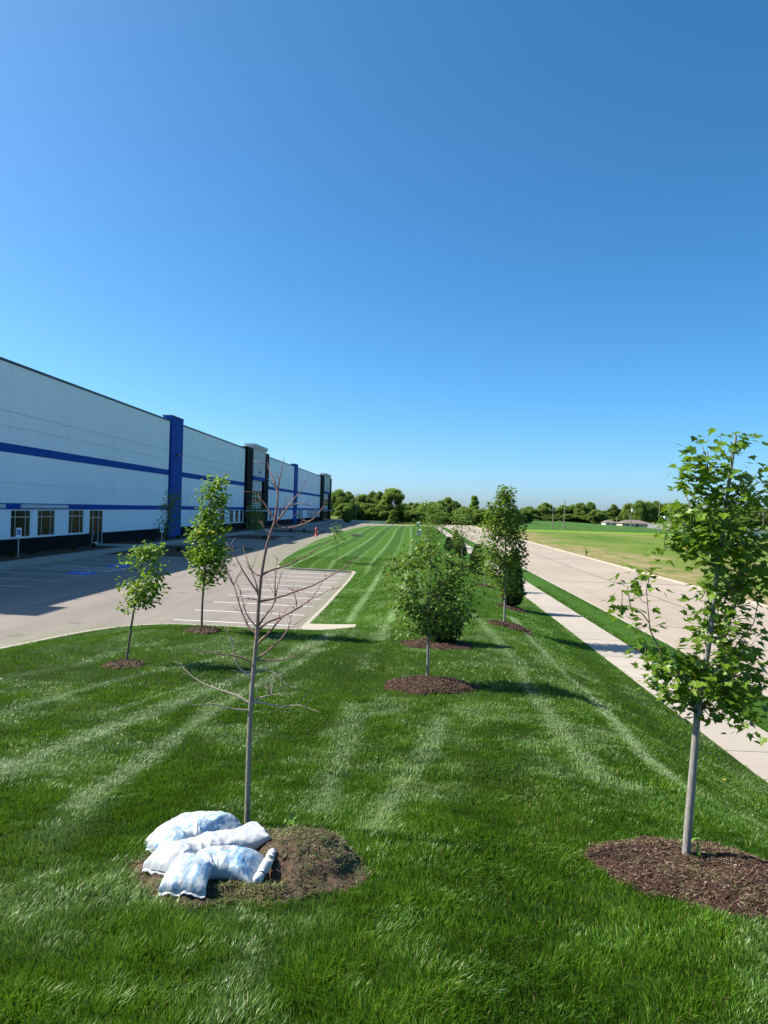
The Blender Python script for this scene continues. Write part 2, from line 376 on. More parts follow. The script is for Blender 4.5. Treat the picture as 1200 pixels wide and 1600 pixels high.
def ground_z(x, y):
    x = np.asarray(x, float); y = np.asarray(y, float)
    z = np.where(inside(x, y), lawn_z(x, y), lot_z(x))
    z = np.where((x >= SW0) & (x < RD0), .13, z); z = np.where((x >= RD0) & (x < RD1), .0, z)
    z = np.where(x >= RD1, .1, z); return z
def ray(px, py):
    d = FWD * FPX + RGT * (px - 600) + UPV * (800 - py); return d / FPX          # unit depth along the axis
_ts = np.concatenate([np.arange(1.5, 60, .04), np.arange(60, 420, .4)])
def hit(px, py):
    d = ray(px, py); P = CAM[None] + _ts[:, None] * d[None]
    g = ground_z(P[:, 0], P[:, 1]); k = np.argmax(P[:, 2] < g)
    if P[k, 2] >= g[k]: k = len(_ts) - 1
    p = P[k].copy(); p[2] = g[k]; return p
def depth_of(p): return float((np.asarray(p) - CAM) @ FWD)
def at_depth(px, py, D): return CAM + ray(px, py) * D
def at_y(px, py, Y): d = ray(px, py); return CAM + d * (Y / d[1])
def gz(x, y): return float(ground_z(np.array([x]), np.array([y]))[0])

# ------------------------------------------------------------------ mowing pattern (polylines on the lawn); stripe sheen and shade are also coloured in
def polyhit(pts): return np.array([hit(*p)[:2] for p in pts])
PALE = [  # (points seen on the lawn, half width m, strength)
    ([(-60, 1232), (0, 1205), (100, 1168), (210, 1125), (320, 1080), (400, 1050), (460, 1020), (515, 992)], .26, 1.0),
    ([(120, 1265), (150, 1240), (210, 1205), (245, 1175), (285, 1145), (340, 1105), (420, 1062), (500, 1015)], .20, .9),
    ([(-40, 1132), (0, 1118), (100, 1088), (165, 1068), (230, 1052), (300, 1040), (380, 1018), (440, 992)], .20, .75),
    ([(-40, 1075), (0, 1062), (60, 1050), (120, 1040), (200, 1012)], .22, .6), ([(250, 1015), (330, 1006), (430, 1000), (480, 994)], .18, .5),
    ([(545, 972), (580, 921), (601, 879), (620, 847), (634, 824)], .22, .95), ([(592, 1000), (612, 965), (627, 930), (638, 880), (642, 845), (644, 823)], .22, .8),
    ([(180, 1110), (260, 1085), (330, 1062)], .12, .6), ([(572, 889), (599, 863), (612, 839), (628, 823)], .25, .8), ([(660, 960), (655, 900), (652, 850), (650, 823)], .2, .4),
    ([(740, 960), (768, 991), (787, 1012), (811, 1047), (860, 1120), (915, 1190)], .22, .75), ([(800, 965), (835, 1004), (861, 1033), (880, 1052), (925, 1090), (965, 1135), (1005, 1180), (1045, 1215)], .20, .95),
    ([(690, 1125), (668, 1175), (640, 1210), (610, 1250), (585, 1300)], .20, .7), ([(555, 1105), (545, 1150), (525, 1200), (500, 1270)], .22, .6),
    ([(985, 1235), (940, 1220), (915, 1195)], .22, .6), ([(1100, 1250), (1045, 1215)], .2, .5), ([(60, 1330), (110, 1290), (150, 1255)], .22, .4),
    ([(360, 1600), (380, 1540), (400, 1490)], .15, .4), ([(620, 1110), (560, 1120), (520, 1150)], .25, .5)]
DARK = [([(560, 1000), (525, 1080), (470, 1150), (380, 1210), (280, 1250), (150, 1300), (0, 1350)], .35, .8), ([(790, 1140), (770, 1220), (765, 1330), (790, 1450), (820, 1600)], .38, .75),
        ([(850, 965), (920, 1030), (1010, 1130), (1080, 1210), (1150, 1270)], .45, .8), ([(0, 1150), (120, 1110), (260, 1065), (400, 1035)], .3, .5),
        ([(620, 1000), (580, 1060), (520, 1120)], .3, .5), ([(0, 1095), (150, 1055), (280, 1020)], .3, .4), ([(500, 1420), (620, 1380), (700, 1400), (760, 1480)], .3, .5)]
PALE = [(polyhit(p), w, s) for p, w, s in PALE]; DARK = [(polyhit(p), w, s) for p, w, s in DARK]
def stripes(x, y):
    pale = np.zeros(np.shape(x)); dark = np.zeros(np.shape(x))
    n = hash_noise(x, y, 2.2, 5) * .6 + hash_noise(x, y, 7., 6) * .4
    wob = (hash_noise(x, y, .8, 8) - .5) * .3
    near = y < 60
    for P, w, s in PALE:
        d = dist_poly(x[near], y[near], P) + wob[near] * .5
        pale[near] = np.maximum(pale[near], s * np.clip(1.25 - d / w, 0, 1))
    for P, w, s in DARK:
        d = dist_poly(x[near], y[near], P) + wob[near]
        dark[near] = np.maximum(dark[near], s * np.clip(1.4 - d / w, 0, 1))
    # straight passes of the mower, 1.52 m apart, beyond
    xx = x + .12 * np.sin(y * .05) ; ph = (xx + .2) / 1.52; k = np.floor(ph + .5); fr = np.abs(ph - k) * 1.52
    far = smooth((y - 44) / 14.) * (1 + 0 * x)
    line = np.clip(1.3 - fr / .2, 0, 1) * (np.where(np.mod(k, 2) == 0, .95, .4))
    band = np.where(np.mod(np.floor(ph), 2) == 0, .75, .0)
    pale = np.maximum(pale * (1 - far * .6), line * far * (x < 2.5)); dark = np.maximum(dark * (1 - far), band * far)
    n3 = hash_noise(x, y, 4.5, 71); n4 = hash_noise(x, y, 16., 72); patch = np.clip((hash_noise(x, y, .75, 73) * .6 + hash_noise(x, y, 2.4, 74) * .4 - .56) * 3.2, 0, .55) * (y < 40)
    pale = np.maximum(pale * np.clip(.40 + .7 * n + .40 * n3 + .4 * (n4 - .4), 0, 1.25), .7 * patch * np.clip(.4 + n4, 0, 1) * (1 - dark))
    dark = np.maximum(dark, np.clip((hash_noise(x, y, .6, 75) - .62) * 3, 0, .8) * (y < 40))
    return np.clip(pale, 0, 1), np.clip(dark, 0, 1)

# mulch rings: (photo point of the centre, radius across, radius in depth) in metres; filled in below and kept clear of grass
RINGS = []
def ring_radius(a, R): return R['r'] * (1 + .10 * np.sin(2 * a + R['s']) + .06 * np.sin(3 * a + 2 * R['s']) + .05 * np.sin(7 * a + R['s'] * 3))
def in_rings(x, y, grow=0.):
    m = np.zeros(np.shape(x), bool)
    for R in RINGS:
        dx, dy = x - R['c'][0], y - R['c'][1] * 1.0; dy = dy / R.get('asp', 1.); a = np.arctan2(dy, dx)
        m |= np.hypot(dx, dy) < ring_radius(a, R) + grow
    return m
def add_ring(c, r, s, asp=1.): R = dict(c=np.array(c[:2]), r=r, s=s, asp=asp); RINGS.append(R); return R

# ------------------------------------------------------------------ where the main things stand
P_BARE = hit(386, 1293); P_MAPLE = hit(1070, 1358); P_T2 = hit(668, 1066); P_T3 = hit(788, 976); P_L1 = hit(197, 1036); P_L2 = hit(315, 984)
P_T4 = hit(757, 917); P_T5 = hit(722, 885); P_T6 = hit(664, 852); P_ISL = hit(525, 878)
P_EV1 = hit(690, 1006); P_EV2 = hit(800, 950); P_EV3 = hit(746, 897); P_EV4 = hit(719, 872); P_EV5 = hit(701, 862); P_EV6 = hit(712, 858)
C_MOUND = hit(395, 1352); R_MOUND = add_ring(C_MOUND, .76, 1.1, 1.05)
C_MAPLE = hit(1092, 1372); R_MAPLE = add_ring(C_MAPLE, .72, 2.6, 1.12)
R_T2 = add_ring(hit(670, 1074), .98, .4, .95); R_EV1 = add_ring(hit(683, 1008), 1.0, 1.9)
R_T3 = add_ring(hit(797, 979), .78, 2.2); R_EV2 = add_ring(hit(800, 951), .75, 3.1); R_T4 = add_ring(hit(757, 916), .62, .9); R_EV3 = add_ring(hit(746, 897), .7, 1.4)
R_T5 = add_ring(hit(722, 885), .7, .2); R_L1 = add_ring(hit(196, 1040), .52, 4.1); R_L2 = add_ring(hit(318, 986), .58, 5.2); R_EV4 = add_ring(P_EV4, .7, 2.); R_T6 = add_ring(P_T6, .8, 1.)

# ------------------------------------------------------------------ setting
struct(MB().poly([(-3500, -800), (3500, -800), (3500, 5000), (-3500, 5000)], -.08).build('ground', 'field_grass'))
def axis(*segs):
    return np.unique(np.concatenate([np.arange(a, b, st) for a, b, st in segs]).round(4))
def grid_mesh(name, xs, ys, zf, mat, attrs=None):
    X, Y = np.meshgrid(xs, ys); x, y = X.ravel(), Y.ravel(); z = zf(x, y); nx, ny = len(xs), len(ys)
    i = np.arange(nx * ny).reshape(ny, nx); q = np.stack([i[:-1, :-1], i[:-1, 1:], i[1:, 1:], i[1:, :-1]], -1).reshape(-1, 4)
    me = np_mesh(name, np.stack([x, y, z], 1), quads=q, attrs=attrs(x, y) if attrs else None, smooth=True)
    return struct(link(name, me, mat))
def lawn_attr(x, y):
    p, d = stripes(x, y); dry = np.clip((hash_noise(x, y, .9, 11) - .80) * 6, 0, 1) * (y < 60) * .6
    for R in RINGS:
        rr = np.hypot(x - R['c'][0], y - R['c'][1]); dry = np.maximum(dry, np.clip(1 - np.abs(rr - R['r'] * 1.05) / .22, 0, 1) * .5 * hash_noise(x, y, 2.5, 4))
    return {'pale': ('FLOAT', p), 'dark': ('FLOAT', d), 'dry': ('FLOAT', dry), 'thatch': ('FLOAT', smooth((30 - y) / 16))}
xs = axis((-40, -14, .5), (-14, 6.61, .15)); xs[-1] = SW0 - .004
ys = axis((-12, 2, .5), (2, 30, .15), (30, 62, .3), (62, 204, .8))
grid_mesh('lawn', xs, ys, lambda x, y: np.where(inside(x, y), lawn_z(x, y), -.3), 'lawn_ground', lawn_attr)
grid_mesh('verge', np.linspace(SW1 + .003, RD0 - .17, 9), axis((-12, 80, .3), (80, 200, 1)), lambda x, y: .115 + .05 * np.sin((x - SW1) / (RD0 - SW1) * 3.14) + 0 * y, 'lawn_ground',
          lambda x, y: {'pale': ('FLOAT', .12 * hash_noise(x, y, 1, 3)), 'dark': ('FLOAT', .45 + 0 * x), 'dry': ('FLOAT', 0 * x)})
def lot_attr(x, y):
    e = dist_poly(x, y, LE); w = np.where((y > 26) & (y < 52.5) & (x > -7), .9, np.where(y > 52, 3.6, 2.0))
    c = np.clip(1.15 - e / w, 0, 1); c = np.maximum(c, .8 * np.clip(1 - np.hypot((x + 12.6) / 1.8, (y - 23.5) / 1.1), 0, 1)); return {'clip': ('FLOAT', c)}
grid_mesh('parking_lot', axis((-30, -3.8, .4)), axis((-40, 0, 2), (0, 70, .4), (70, 192, 1.2)), lambda x, y: lot_z(x) + 0 * y, 'asphalt', lot_attr)
grid_mesh('drive', axis((-30, 9.8, 1.)), axis((190.8, 222, 1.2)), lambda x, y: lot_z(x) + 0 * y, 'asphalt', lot_attr)
def sweep_kerb(name, P, w, zf, h0, h1, mat='concrete_kerb'):
    P = np.asarray(P, float); n = len(P); T = np.gradient(P, axis=0); T /= np.linalg.norm(T, axis=1)[:, None]; N = np.stack([-T[:, 1], T[:, 0]], 1); m = MB()
    for i in range(n):
        a = P[i] + N[i] * w / 2; b = P[i] - N[i] * w / 2; z = float(zf(P[i][0]))
        m.v += [(a[0], a[1], z + h0), (a[0], a[1], z + h1), (b[0], b[1], z + h1), (b[0], b[1], z + h0)]
    for i in range(n - 1):
        k = 4 * i
        for j in range(4): j2 = (j + 1) % 4; m.f.append((k + j, k + j2, k + 4 + j2, k + 4 + j))
    m.f += [(3, 2, 1, 0), tuple(4 * (n - 1) + j for j in range(4))]
    return struct(m.build(name, mat))
def chaikin(P, it=2):
    P = [np.array(p, float) for p in P]
    for _ in range(it):
        Q = [P[0]]
        for a, b in zip(P[:-1], P[1:]): Q += [.75 * a + .25 * b, .25 * a + .75 * b]
        P = Q + [P[-1]]
    return np.array(P)
KC = chaikin(LE, 1); KS = int(np.argmax(KC[:, 1] > 52.9)); sweep_kerb('kerb', KC[:KS + 1], .18, lot_z, -.12, .136); sweep_kerb('kerb', KC[KS:], .10, lot_z, -.12, .120, 'asphalt')
# concrete flume pad beside the last stall
gx, gy = np.linspace(-4.15, -2.15, 8), np.linspace(26.1, 27.5, 5)
grid_mesh('concrete_flume', gx, gy, lambda x, y: lawn_z(x, y) + .035, 'concrete_pad')
# stall lines
stall = []
for k in range(9): stall.append((-9.75 + .02 * k, -4.75, 27.75 + 2.74 * k))
mk = MB()
def strip_line(m, xa, xb, y, w=.10, sk=0.):
    n = 6; pts = [(xa + (xb - xa) * i / n) for i in range(n + 1)]
    for a, b in zip(pts[:-1], pts[1:]):
        m.v += [(a, y - w / 2 + sk * (a - xa), lot_z(a) + .004), (b, y - w / 2 + sk * (b - xa), lot_z(b) + .004), (b, y + w / 2 + sk * (b - xa), lot_z(b) + .004), (a, y + w / 2 + sk * (a - xa), lot_z(a) + .004)]
        k = len(m.v); m.f.append((k - 4, k - 3, k - 2, k - 1))
LOT_MARKS = bpy.data.objects.new('stall_markings', None); COL.objects.link(LOT_MARKS); struct(LOT_MARKS)
for xa, xb, y in stall:
    m = MB(); strip_line(m, xa, xb, y); m.build('stall_line', 'paint_white', LOT_MARKS)
for y in (29.3, 32.3, 35.3, 38.3, 41.3, 44.2, 46.8, 49.8, 52.8, 74, 76.8, 79.5, 82.3, 85, 87.8, 103.5, 106.2, 109, 111.7, 114.5, 131, 134, 137, 140, 143, 146, 149, 152):
    m = MB(); strip_line(m, -25.6, -20., y); m.build('stall_line', 'paint_white', LOT_MARKS)
for i in range(6):                                    # hatched aisle
    m = MB(); xa = -25.4 + i * .95; x1 = xa + .9
    m.v += [(xa, 44.3, lot_z(xa) + .004), (xa + .14, 44.3, lot_z(xa) + .004), (x1 + .14, 46.7, lot_z(x1) + .004), (x1, 46.7, lot_z(x1) + .004)]; m.f.append((0, 1, 2, 3)); m.build('hatch_line', 'paint_white', LOT_MARKS)
m = MB(); m.v += [(-20.05, 44.2, lot_z(-20.) + .005), (-19.95, 44.2, lot_z(-20.) + .005), (-19.95, 46.8, lot_z(-20.) + .005), (-20.05, 46.8, lot_z(-20.) + .005)]; m.f.append((0, 1, 2, 3)); m.build('stall_line', 'paint_white', LOT_MARKS)
def wheelchair(s):
    """symbol as flat strokes in a unit square, centre 0"""
    def seg(a, b, w):
        a, b = np.array(a), np.array(b); t = (b - a) / np.linalg.norm(b - a); n = np.array([-t[1], t[0]]) * w / 2; return [tuple(q * s) for q in (a + n, a - n, b - n, b + n)]
    out = [seg((-.08, .22), (-.05, -.05), .09), seg((-.07, .08), (.14, .08), .06), seg((-.06, -.04), (.16, -.04), .08), seg((.14, -.02), (.25, -.3), .08), seg((.24, -.29), (.33, -.25), .06)]
    out.append([(s * (-.08 + .07 * math.cos(a)), s * (.34 + .07 * math.sin(a))) for a in np.linspace(0, 6.283, 13)[:-1]])
    A = np.linspace(math.radians(110), math.radians(345), 12)
    for a, b in zip(A[:-1], A[1:]): out.append([(s * (.0 + r * math.cos(q)), s * (-.14 + r * math.sin(q))) for q, r in ((a, .26), (a, .20), (b, .20), (b, .26))])
    return out
for cy in (42.8, 48.4):
    x0, x1 = -21.9, -20.3; m = MB(); m.v += [(x0, cy - .8, lot_z(x0) + .004), (x1, cy - .8, lot_z(x1) + .004), (x1, cy + .8, lot_z(x1) + .004), (x0, cy + .8, lot_z(x0) + .004)]; m.f.append((0, 1, 2, 3))
    o = m.build('accessible_square', 'paint_blue', LOT_MARKS); m = MB()
    for P in wheelchair(1.25):
        k = len(m.v)
        for a, b in P: xx = (x0 + x1) / 2 - b; m.v.append((xx, cy + a, float(lot_z(xx)) + .008))
        m.f.append(tuple(range(k, k + len(P))))
    m.build('accessible_symbol', 'paint_white', o)
# building walk
bw = MB().prism([(-28.4, 30), (-25.85, 30), (-25.85, 262), (-28.4, 262)], .0, .46); struct(bw.build('building_walk', 'concrete_walk'))
struct(MB().prism([(-32.2, 32), (-28.4, 32), (-28.4, 270), (-32.2, 270)], .0, .44).build('planting_bed', 'bed_mulch'))
struct(MB().prism([(-32.2, 66.3), (-28.39, 66.3), (-28.39, 69.6), (-32.2, 69.6)], .0, .463).build('door_walk', 'concrete_walk'))
# islands
def island(y0, y1, x0=-25.84, x1=-17.6):
    P = [(x0, y0), (x1 + 1.2, y0), (x1 + .3, y0 + .4), (x1, y0 + 1.3), (x1, y1 - 1.3), (x1 + .3, y1 - .4), (x1 + 1.2, y1), (x0, y1)]
    o = struct(MB().prism(P, .0, .40).build('parking_island', 'concrete_kerb'))
    Q = [(x0, y0 + .25), (x1 - .1 + 1.2, y0 + .25), (x1 - .3, y0 + 1.4), (x1 - .3, y1 - 1.4), (x1 - .1 + 1.2, y1 - .25), (x0, y1 - .25)]
    n = 0; m = MB(); m.prism(Q, .39, .425); m.build('island_bed', 'bed_mulch', o)
island(56, 71); island(90, 101, x1=-18.4); island(118, 128, x1=-17.2)
# footpath and road, slab by slab
walk = struct(MB().box(SW0 + .02, SW1 - .02, -12, 202, -.05, .095).build('sidewalk', 'tar'))
pm = MB().box(SW0, SW1, .010, 1.510, -.03, .135); pme = None
for k in range(141):
    y = -10 + 1.52 * k
    if pme is None: o = pm.build('walk_slab', 'concrete_walk', walk, loc=(0, y, 0)); pme = o.data
    else: o = link('walk_slab', pme, None, walk, loc=(0, y, rng.normal(0, .002)))
road = struct(MB().box(RD0, RD1, -40, 420, -.3, -.03).build('road', 'tar'))
sm = {}
for c in range(2):
    for k in range(58):
        w = (RD1 - RD0) / 2; key = c
        if key not in sm: sm[key] = MB().box(RD0 + c * w + .010, RD0 + (c + 1) * w - .010, .014, 4.886, -.2, 0).build('road_slab', 'concrete_road', road, loc=(0, -18, 0)).data; continue
        link('road_slab', sm[key], None, road, loc=(0, -18 + 4.9 * k, rng.normal(0, .0015)))
MB().box(RD0 + .006, RD1 - .006, 266.3, 420, -.2, 0).build('road_far_slab', 'concrete_road', road)
def wiggle(m, pts, w, z):
    P = chaikin(pts, 2); T = np.gradient(P, axis=0); T /= np.linalg.norm(T, axis=1)[:, None] + 1e-9; N = np.stack([-T[:, 1], T[:, 0]], 1)
    for i in range(len(P)):
        ww = w * (.7 + .6 * random.random()); a, b = P[i] + N[i] * ww / 2, P[i] - N[i] * ww / 2; m.v += [(a[0], a[1], z), (b[0], b[1], z)]
    k = len(m.v) - 2 * len(P)
    for i in range(len(P) - 1): m.f.append((k + 2 * i, k + 2 * i + 1, k + 2 * i + 3, k + 2 * i + 2))
mid = (RD0 + RD1) / 2
for y in (13.4, 33.0, 51.5, 73.6, 93, 117, 146):
    m = MB(); yy = -18 + 4.9 * round((y + 18) / 4.9); wiggle(m, [(RD0 + .1 + (RD1 - RD0 - .2) * i / 12, yy + random.uniform(-.03, .03)) for i in range(13)], .085, .005); m.build('tar_joint', 'tar', road)
m = MB(); wiggle(m, [(mid + random.uniform(-.02, .02), -10 + 3 * i) for i in range(60)], .07, .006); m.build('tar_joint', 'tar', road)
for a in ([(12, 42), (13, 43.2), (14.4, 42.7), (15, 44)], [(10.4, 60), (11.5, 61), (13, 60.6)], [(16, 30), (17.3, 31.4), (18, 33.5), (19, 34)], [(11, 24), (11.8, 26), (13, 26.6), (14, 28.2)]):
    m = MB(); wiggle(m, a, .03, .0055); m.build('tar_joint', 'tar', road)
for xk in (RD0 - .08, RD1 + .08):
    struct(MB().box(xk - .08, xk + .08, -40, 420, -.1, .135).build('road_kerb', 'concrete_kerb'))
# the field across the road
struct(MB().poly([(RD1 + .165, -60), (900, -60), (900, 2200), (RD1 + .165, 2200)], .10).build('field', 'field_grass'))
def blob_strip(name, mat, xf0, xf1, ys, z):
    m = MB(); k = 0
    for y in ys: m.v += [(xf0(y), y, z), (xf1(y), y, z)]
    for i in range(len(ys) - 1): m.f.append((2 * i, 2 * i + 1, 2 * i + 3, 2 * i + 2))
    return struct(m.build(name, mat))
blob_strip('dry_verge', 'dry_verge', lambda y: RD1 + .17, lambda y: RD1 + 6.5 + 3.0 * math.sin(y * .09) + 2.0 * math.sin(y * .31 + 1) + random.uniform(-1.2, 1.2), np.arange(-20, 230, 1.6), .106)
grid_mesh('crop_field', np.linspace(33, 100, 40), np.linspace(206, 900, 60), lambda x, y: .104 + .7 * smooth((y - 206) / 70) * smooth((x - 33) / 14) * smooth((100 - x) / 10), 'crop')
blob_strip('bright_grass_strip', 'bright_grass', lambda y: 30 + 0 * y, lambda y: 78 + 4 * math.sin(y), np.arange(192, 206.2, 2), .11)

# ------------------------------------------------------------------ warehouse
BX = -32.0; B0 = np.array([BX, 148.0, .4])
wh = thing('warehouse', 'long white warehouse with blue bands, blue pilasters and a black base', 'warehouse', tuple(B0))
def bpart(m, name, mat, par=None):
    return m.shift(B0).build(name, mat, par or wh)
WIN = [(54.2, 57.0), (58.1, 60.9), (63.35, 66.2), (113, 116), (119, 121.6), (122.9, 125.2), (126.3, 128.4), (148.6, 150.6), (152.2, 154.2), (155.8, 157.4), (159, 161), (163, 165)]
WIN += [(190 + i * 2.1, 191.6 + i * 2.1) for i in range(4)] + [(206.5 + i * 4.1, 209 + i * 4.1) for i in range(6)]
DOOR = (67.4, 70.3)
HOLES = [(a, b, 1.72, 3.95) for a, b in WIN] + [(DOOR[0], DOOR[1], .46, 3.95)]
def slab(m, y0, y1, z0, z1, xa, xb, holes):
    hs = [h for h in holes if h[0] < y1 and h[1] > y0 and h[2] < z1 and h[3] > z0]
    Y = sorted({y0, y1, *[min(max(v, y0), y1) for h in hs for v in h[:2]]}); Z = sorted({z0, z1, *[min(max(v, z0), z1) for h in hs for v in h[2:]]})
    for a, b in zip(Y[:-1], Y[1:]):
        for c, d in zip(Z[:-1], Z[1:]):
            cy, cz = (a + b) / 2, (c + d) / 2
            if any(h[0] < cy < h[1] and h[2] < cz < h[3] for h in hs): continue
            m.box(xa, xb, a, b, c, d)
EDG = [[33.0, 44.3, 53.7, 63.0, 72.4, 81.8, 88.8], [93.5, 102.9, 112.3, 120.6, 128.8], [148, 157, 166, 174, 182], [187, 196.5, 206, 215.5, 225, 234]]
for run in EDG:
    for a, b in zip(run[:-1], run[1:]):
        m = MB(); a2, b2 = a + .012, b - .012
        for z0, z1 in ((.3, 6.07), (6.13, 10.52), (10.58, 11.67), (11.73, 15.5)): slab(m, a2, b2, z0, z1, BX - .4, BX, HOLES)
        for z in (6.07, 10.52, 11.67): m.box(BX - .4, BX - .10, a2, b2, z, z + .06)
        bpart(m, 'wall_panel', 'wall_white')
    a, b = run[0], run[-1]
    bpart(MB().box(BX - .4, BX - .06, a, b, .3, 15.4), 'joint_backing', 'wall_grey') if False else None
    for y in run[1:-1]: bpart(MB().box(BX - .4, BX - .03, y - .012, y + .012, .3, 15.5), 'panel_joint', 'wall_grey')
    bpart(MB().box(BX + .0, BX + .03, a, b, 8.5, 9.2), 'blue_band', 'wall_blue'); bpart(MB().box(BX + .0, BX + .04, a, b, 4.0, 4.5), 'blue_band', 'wall_blue')
    m = MB(); slab(m, a, b, .3, 1.62, BX, BX + .05, HOLES); bpart(m, 'base_course', 'wall_black')
    bpart(MB().box(BX - .45, BX + .05, a, b, 15.5, 15.72), 'coping', 'trim_dark')
def blue_pilaster(y0, y1, top=16.25):
    o = bpart(MB().box(BX - 1.0, BX + .25, y0, y1, .35, top), 'pilaster', 'wall_blue'); bpart(MB().box(BX - 1.66, BX + .5, y0 - .06, y1 + .06, top, top + .14), 'coping', 'trim_dark', o) if False else None
    c = MB().box(BX - 1.06, BX + .3, y0 - .06, y1 + .06, top, top + .14).shift(B0).build('pilaster_cap', 'trim_dark', o)
    f = MB().box(BX + .25, BX + .55, (y0 + y1) / 2 - .5, (y0 + y1) / 2 + .5, 11.2, 11.42).shift(B0).build('wall_light', 'metal_dark', o)
blue_pilaster(89.0, 93.3); blue_pilaster(182.2, 186.8); blue_pilaster(30.6, 33.0, 16.2)
def window(y0, y1, z0, z1, cols, trans, mat='window_glass'):
    m = MB(); xa, xb = BX - .12, BX - .04; fw = .07
    m.box(xa, xb, y0, y0 + fw, z0, z1).box(xa, xb, y1 - fw, y1, z0, z1).box(xa, xb, y0 + fw, y1 - fw, z0, z0 + fw).box(xa, xb, y0 + fw, y1 - fw, z1 - fw, z1)
    ys = [y0 + (y1 - y0) * c for c in cols]; zs = [z0 + (z1 - z0) * c for c in trans]
    for y in ys: m.box(xa, xb - .004, y - .03, y + .03, z0 + fw, z1 - fw)
    for z in zs: m.box(xa, xb - .008, y0 + fw, y1 - fw, z - .03, z + .03)
    w = bpart(m, 'window', 'frame_alu'); yy = [y0] + ys + [y1]; zz = [z0] + zs + [z1]
    for a, b in zip(yy[:-1], yy[1:]):
        for c, d in zip(zz[:-1], zz[1:]): MB().box(BX - .10, BX - .085, a, b, c, d).shift(B0).build('pane', mat, w)
    MB().box(BX - .05, BX + .09, y0 - .05, y1 + .05, z0 - .10, z0 - .001).shift(B0).build('sill', 'wall_white', w)
    return w
for i, (a, b) in enumerate(WIN):
    if i < 3: window(a, b, 1.72, 3.95, (.24, .76), (.74,))
    else: window(a, b, 1.72, 3.95, (.5,) if b - a > 2.3 else (), (.74,))
# glazed door
m = MB(); y0, y1 = DOOR; xa, xb = BX - .14, BX - .02
for y in (y0, y0 + .75, y0 + 1.95, y1 - .07): m.box(xa, xb, y, y + .07, .46, 3.95)
m.box(xa, xb - .004, y0, y1, 3.88, 3.945).box(xa, xb - .004, y0, y1, 3.15, 3.23).box(xa, xb - .006, y0 + .82, y0 + 1.95, .46, .70)
d = bpart(m, 'door', 'frame_alu')
for a, b in ((y0 + .03, y0 + .78), (y0 + .8, y0 + 1.97), (y0 + 1.99, y1 - .02)):
    for c, e in ((.6, 3.18), (3.2, 3.9)): MB().box(BX - .11, BX - .09, a, b, c, e).shift(B0).build('pane', 'window_glass', d)
MB().box(BX - .02, BX + .05, y0 + .95, y0 + 1.0, 1.3, 1.8).shift(B0).build('handle', 'steel', d)
for a, b in ((47.5, 53.2), (55.4, 62.9)): bpart(MB().box(BX + .04, BX + .16, a, b, 4.1, 4.42), 'sign_panel', 'wall_grey')
def tower(y0, y1, name_end=False):
    h = (y1 - y0); a, b = y0 + h * .22, y1 - h * .24
    for p, q in ((y0, a), (b, y1)):
        o = bpart(MB().box(BX - 1.0, BX + .5, p, q, .35, 15.9), 'dark_pilaster', 'wall_black'); MB().box(BX - 1.05, BX + .56, p - .05, q + .05, 15.9, 16.05).shift(B0).build('pilaster_cap', 'trim_dark', o)
    t = bpart(MB().box(BX - .9, BX + .65, a + .02, b - .02, 10.7, 15.9), 'tower_block', 'wall_grey')
    for i, (z0, z1) in enumerate(((15.9, 16.15), (16.15, 16.45), (16.45, 16.95))): MB().box(BX - .95 - .1 * i, BX + .72 + .18 * i, a - .10 - .18 * i, b + .10 + .18 * i, z0, z1).shift(B0).build('cornice', 'wall_grey', t)
    MB().box(BX + .65, BX + .95, (a + b) / 2 - .5, (a + b) / 2 + .5, 11.5, 11.75).shift(B0).build('wall_light', 'metal_dark', t)
    bpart(MB().box(BX - .5, BX + .70, a + .02, b - .02, 9.95, 10.698), 'blue_band', 'wall_blue')
    bpart(MB().box(BX - .5, BX + .25, a, b, .35, 9.95), 'entrance_wall', 'wall_black')
    c, e = a + (b - a) * .12, b - (b - a) * .12
    for z0, z1, mt in ((8.0, 9.94, 'wall_grey'), (4.2, 5.4, 'wall_grey')): bpart(MB().box(BX + .25, BX + .32, c, e, z0, z1), 'spandrel', mt)
    w = bpart(MB().box(BX + .25, BX + .30, c, e, 5.4, 8.0), 'window', 'frame_alu')
    n = 3
    for i in range(n):
        for j in range(2):
            ya, yb = c + (e - c) * (i + .06) / n, c + (e - c) * (i + .94) / n; z0 = 5.5 + j * 1.25; MB().box(BX + .30, BX + .306, ya, yb, z0, z0 + 1.15).shift(B0).build('pane', 'window_glass', w)
    w = bpart(MB().box(BX + .25, BX + .30, c, e, .5, 3.5), 'storefront', 'frame_alu')
    for i in range(4):
        ya, yb = c + (e - c) * (i + .05) / 4, c + (e - c) * (i + .95) / 4; MB().box(BX + .30, BX + .306, ya, yb, .6, 3.4).shift(B0).build('pane', 'window_glass', w)
    bpart(MB().box(BX + .5, BX + 1.9, y0 - .5, y1 + .5, 3.75, 3.98), 'canopy', 'wall_grey')
tower(128.8, 148); tower(234, 262)
bpart(MB().box(BX - 90, BX - .42, 31, 262, .2, 15.3), 'hall', 'wall_white')
bpart(MB().box(BX - 90, BX - .47, 31.05, 261.9, 15.3, 15.35), 'roof', 'roof_membrane')
wh.location.y -= 1.25
# shrubs and grasses in the bed are built with the plants below

